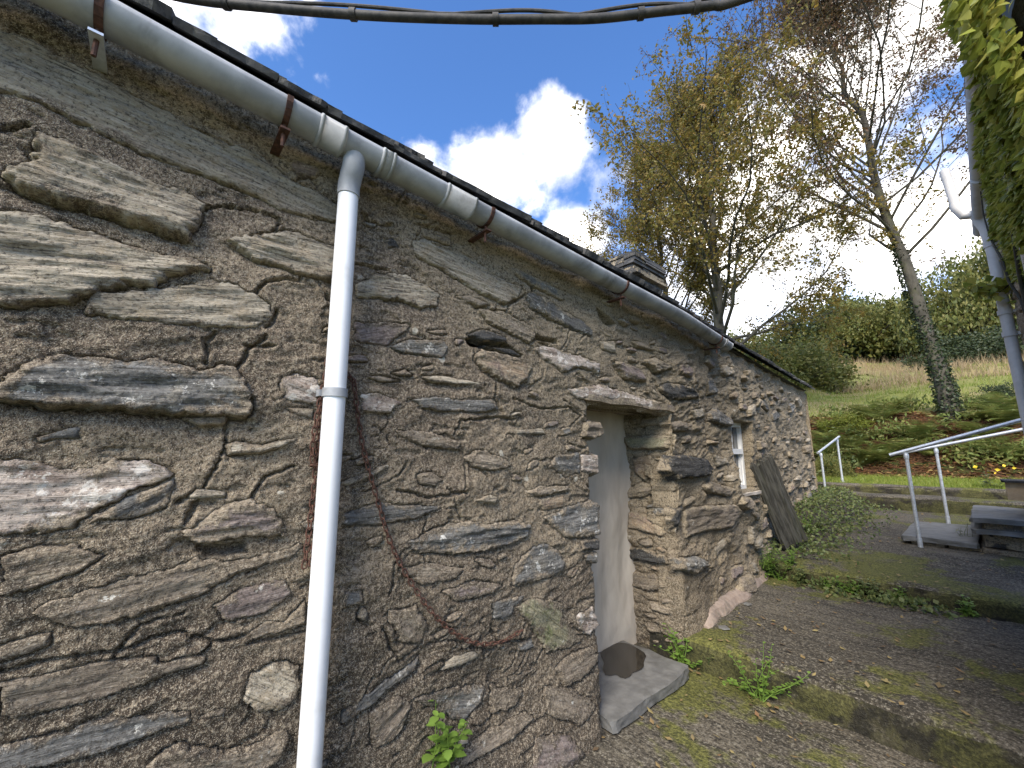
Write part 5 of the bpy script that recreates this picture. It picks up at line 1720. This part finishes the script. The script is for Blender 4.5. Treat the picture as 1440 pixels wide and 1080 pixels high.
# ------------------------------------------------------------------ garden steps, rails, plank, box, cable
SLAB2 = mat_simple('worn_tread_slate', (.105, .106, .104), (.165, .163, .156), 9.0, .6, .3, .006, dirt=((.07, .068, .05), .6))
steps = thing('garden_steps', 'dry stone steps with grey slate treads rising to the right', 'steps', (-.5, 7.4, .4))
sl_ = Vector(steps.location)
for (nm, a, b, mt, sd_) in (('tread', (-.80, 7.06, .455), (-.17, 8.72, .515), SLAB2, 1), ('tread', (-.21, 7.0, .625), (.75, 8.7, .675), SLAB2, 2), ('tread', (-.19, 7.02, .745), (.75, 8.7, .800), SLAB2, 3), ('tread', (.28, 7.2, .92), (.95, 8.7, .97), SLAB2, 4),
                            ('riser_stone', (-.74, 7.12, .30), (-.42, 8.6, .453), ST['brown'], 5), ('riser_stone', (-.41, 7.14, .30), (-.15, 8.6, .453), ST['slate'], 6), ('riser_stone', (-.15, 7.10, .30), (.30, 8.6, .47), ST['brown'], 7), ('riser_stone', (.305, 7.12, .30), (.75, 8.6, .47), ST['purple'], 12),
                            ('riser_stone', (-.13, 7.10, .475), (.25, 8.6, .623), ST['dark'], 8), ('riser_stone', (.255, 7.12, .475), (.75, 8.6, .623), ST['brown'], 13), ('riser_stone', (-.11, 7.1, .677), (.7, 8.6, .743), ST['slate'], 9), ('riser_stone', (.30, 7.25, .802), (.8, 8.6, .918), ST['brown'], 10)):
    o = rough_slab(nm, a[0], b[0], a[1], b[1], a[2], b[2], mt, steps, 6, 40 + sd_, .016, .006); o.location = -sl_


def rail(name, label, y, pa, pb, posts, group=None):
    """sloping tube on posts; pa, pb are (x,z) ends; posts are (x, y, z_base)"""
    t = thing(name, label, 'handrail', (posts[0][0], posts[0][1], posts[0][2]), group); tl = Vector(t.location)
    A = Vector(pa); B = Vector(pb)
    MB().tube([A, A.lerp(B, .5), B], .021, 14).build('rail', GALV, t, True, loc=-tl)
    for (x, yy, z) in posts:
        f = ((Vector((x, yy, 0)) - Vector((A.x, A.y, 0))).dot(Vector((B.x - A.x, B.y - A.y, 0)))) / max(1e-6, Vector((B.x - A.x, B.y - A.y, 0)).length_squared)
        zt_ = A.z + (B.z - A.z) * f
        MB().tube([(x, yy, z), (x, yy, zt_ - .02)], .019, 14).build('post', GALV, t, True, loc=-tl)
        MB().tube([(x, yy, zt_ - .10), (x, yy, zt_ - .085), (x, yy, zt_ - .05), (x, yy, zt_ - .035)], [.022, .026, .026, .022], 14).build('fitting', GALV, t, True, loc=-tl)
        MB().tube([(x, yy, z - .004), (x, yy, z + .006)], .05, 16).tube([(x, yy, z + .004), (x, yy, z + .11)], .024, 14).build('base_flange', GALV, t, True, loc=-tl)
    return t


A = at_y(1251, 640, 7.0); B = at_y(1442, 589, 7.0); pb = at_z(1298, 779, .40); pt = Vector((-.635, 7.0, .40))
rail('handrail', 'near galvanised tube handrail with post in front of the slate steps', 7.0, A, A + (B - A) * 1.6, [(pt.x, 7.0, .40), (pt.x + 1.25, 7.0, .78)])
A = at_y(1264, 638, 8.75); B = at_y(1442, 603, 8.75); pt = at_y(1335, 735, 8.75)
rail('handrail', 'far galvanised tube handrail behind the slate steps', 8.75, A, A + (B - A) * 1.6, [(at_y(1326, 690, 8.75).x, 8.75, .50), (.9, 8.75, .9)])
A = at_y(1150, 637, 9.6); B = at_y(1180, 614, 11.0)
rail('handrail', 'short galvanised handrail at the far cottage corner', 9.6, A, B, [(at_y(1157, 660, 9.7).x, 9.7, .62), (at_y(1180, 640, 10.9).x, 10.9, .92)])

# leaning weathered plank
tp_ = at_x(1070, 648, float(xw(5.6)) + .10); bt_ = at_z(1117, 764, .44)
plank = None
pv = (tp_ - bt_); Lp = pv.length; ez = pv.normalized(); exx = Vector((0, 1, 0)) - ez * ez.y; exx.normalize(); exx = (exx * .75 + Vector((.62, 0, 0)) - ez * (ez.x * .62)).normalized(); eyy = ez.cross(exx)
ga, gz = np.meshgrid(np.linspace(0, 1, 34), np.linspace(0, 1, 60), indexing='ij')
wdt = .33; 
def plank_side(sgn):
    w = (ga - .5) * wdt * (1 - .12 * gz) + .012 * fbm(gz * 6, ga * 0 + 2, 88, 2)
    th_ = sgn * (.034 + .012 * fbm(ga * 14, gz * 2.2, 89 + sgn, 3) - .02 * (np.abs(ga - .5) > .46))
    zz_ = gz * Lp + .05 * fbm(ga * 9, gz * 0 + 5, 91, 3) * ((gz > .9) * 1.0 - (gz < .1) * 1.0)
    return np.stack([w.ravel(), np.asarray(th_).ravel(), zz_.ravel()], 1)
Va, Vb = plank_side(1), plank_side(-1)
idx = np.arange(ga.size).reshape(ga.shape); q1 = np.stack([idx[:-1, :-1].ravel(), idx[1:, :-1].ravel(), idx[1:, 1:].ravel(), idx[:-1, 1:].ravel()], 1)
rim = np.concatenate([idx[:, 0], idx[-1, 1:], idx[-2::-1, -1], idx[0, -2:0:-1]])
n_ = ga.size
q3 = np.stack([rim, np.roll(rim, -1), np.roll(rim, -1) + n_, rim + n_], 1)
me = mesh_np('leaning_plank', np.concatenate([Va, Vb]), np.concatenate([q1[:, ::-1], q1 + n_, q3]), OLDWOOD, False)
plank = link('leaning_plank', me)
plank.matrix_basis = Matrix(((exx.x, eyy.x, ez.x, bt_.x), (exx.y, eyy.y, ez.y, bt_.y), (exx.z, eyy.z, ez.z, bt_.z), (0, 0, 0, 1)))
tag(plank, 'dark weathered board leaning against the cottage wall below the window', 'plank')

# box on the upper steps
CARD = mat_simple('tan_board', (.42, .29, .16), (.50, .36, .21), 14, .8, .2, .004)
bx = thing('tan_bin', 'tan bin with dark lid and pale cloth on top of the slate steps', 'bin', (.26, 7.7, .97))
V = []; F = []
for k in range(13):
    a = math.pi * k / 12
    for yy in (-.18, .28): V.append((-.16 + .0 - .0 + (.2 - .2 * math.cos(a)), yy, .24 * math.sin(a) * .55 + (.10 if 0 < k < 12 else 0)))
MB().box((-.14, -.16, .0), (.42, .26, .20)).build('body', CARD, bx)
MB().tube([(-.16, -.2, .215), (-.16, .3, .215)], .012, 8).box((-.17, -.2, .202), (.44, .3, .224)).build('lid', CABLE, bx)
PALE = mat_simple('pale_cloth', (.55, .60, .52), (.66, .68, .62), 9, .9, .4, .01)
ga, gz = np.meshgrid(np.linspace(0, 1, 14), np.linspace(0, 1, 14), indexing='ij')
Xc = .05 + ga * .45; Zc = .232 + .015 * fbm(ga * 4, gz * 4, 71, 2) - .16 * sstep(gz, .55, 1) * 0; Yc = -.22 + gz * .5
Zc = np.where(gz < .12, .232 - (.12 - gz) * 1.3, Zc)
idx = np.arange(ga.size).reshape(ga.shape); q1 = np.stack([idx[:-1, :-1].ravel(), idx[1:, :-1].ravel(), idx[1:, 1:].ravel(), idx[:-1, 1:].ravel()], 1)
link('cloth', mesh_np('cloth', np.stack([Xc.ravel(), Yc.ravel(), Zc.ravel()], 1), q1, PALE, True), bx)

# slate chips on the concrete
rcp = random.Random(6)
for (u, v, z, s, lb) in ((1018, 884, .165, .06, 'pale slate chip beside the pink fillet on the middle terrace'), (1050, 850, .168, .055, 'thin grey slate chip further along the wall foot'), (1253, 1030, -.03, .05, 'grey slate chip below the first riser'),
                         (1285, 1044, -.03, .05, 'slate chip among leaves under the first riser'), (1325, 1060, -.03, .055, 'palest slate chip in the gutter of the lower path')):
    p = at_z(u, v, z); n = 6; ang = sorted(rcp.uniform(0, 6.28) for _ in range(n))
    pts = [(s * rcp.uniform(.6, 1) * math.cos(a), s * .7 * rcp.uniform(.6, 1) * math.sin(a)) for a in ang]
    vs = [(x, y, 0) for x, y in pts] + [(x * .95, y * .95, .008) for x, y in pts]
    o = MB().add(vs, [tuple(range(n - 1, -1, -1)), tuple(range(n, 2 * n))] + [(i, (i + 1) % n, n + (i + 1) % n, n + i) for i in range(n)]).build('slate_chip', SLAB, None, loc=(p.x, p.y, p.z + .004))
    o.rotation_euler = (rcp.uniform(-.1, .1), rcp.uniform(-.1, .1), 0)
    tag(o, lb, 'slate chip')

# overhead cable bundle
def up_at(u, v, z):
    return at_z(u, v, z)


cab = thing('overhead_cable', 'thick black cable bundle sagging overhead between the two houses', 'cable', up_at(650, 18, 3.05))
kl = Vector(cab.location)
pix = [(255, -4), (380, 11), (520, 22), (660, 27), (760, 27), (840, 26), (930, 16), (1000, 8), (1052, -4)]
zs_ = [3.14, 3.11, 3.09, 3.08, 3.08, 3.085, 3.10, 3.12, 3.14]
P = [up_at(u, v, z) for (u, v), z in zip(pix, zs_)]
P = [P[0] + (P[0] - P[1]) * 1.2 + Vector((0, 0, .06))] + P + [P[-1] + (P[-1] - P[-2]) * 6 + Vector((0, 0, .12))]
Q = []
for i in range(len(P) - 1):
    p0, p1, p2, p3 = P[max(i - 1, 0)], P[i], P[i + 1], P[min(i + 2, len(P) - 1)]
    for k in range(6):
        t_ = k / 6
        Q.append(.5 * ((2 * p1) + (p2 - p0) * t_ + (2 * p0 - 5 * p1 + 4 * p2 - p3) * t_ * t_ + (3 * p1 - p0 - 3 * p2 + p3) * t_ ** 3))
Q.append(P[-1])
MB().tube(Q, .0155, 10).build('cable', CABLE, cab, True, loc=-kl)
Q2 = [q + Vector((0, 0, .018 + .022 * abs(math.sin(i * .28)))) for i, q in enumerate(Q)]
MB().tube(Q2, .0065, 8).build('thin_cable', CABLE, cab, True, loc=-kl)
for i in (9, 17, 26, 40, 46):
    dq = (Q[i + 1] - Q[i]).normalized()
    MB().tube([Q[i] - dq * .011, Q[i] + dq * .011], .021, 10).build('cable_tie', CABLE, cab, True, loc=-kl)
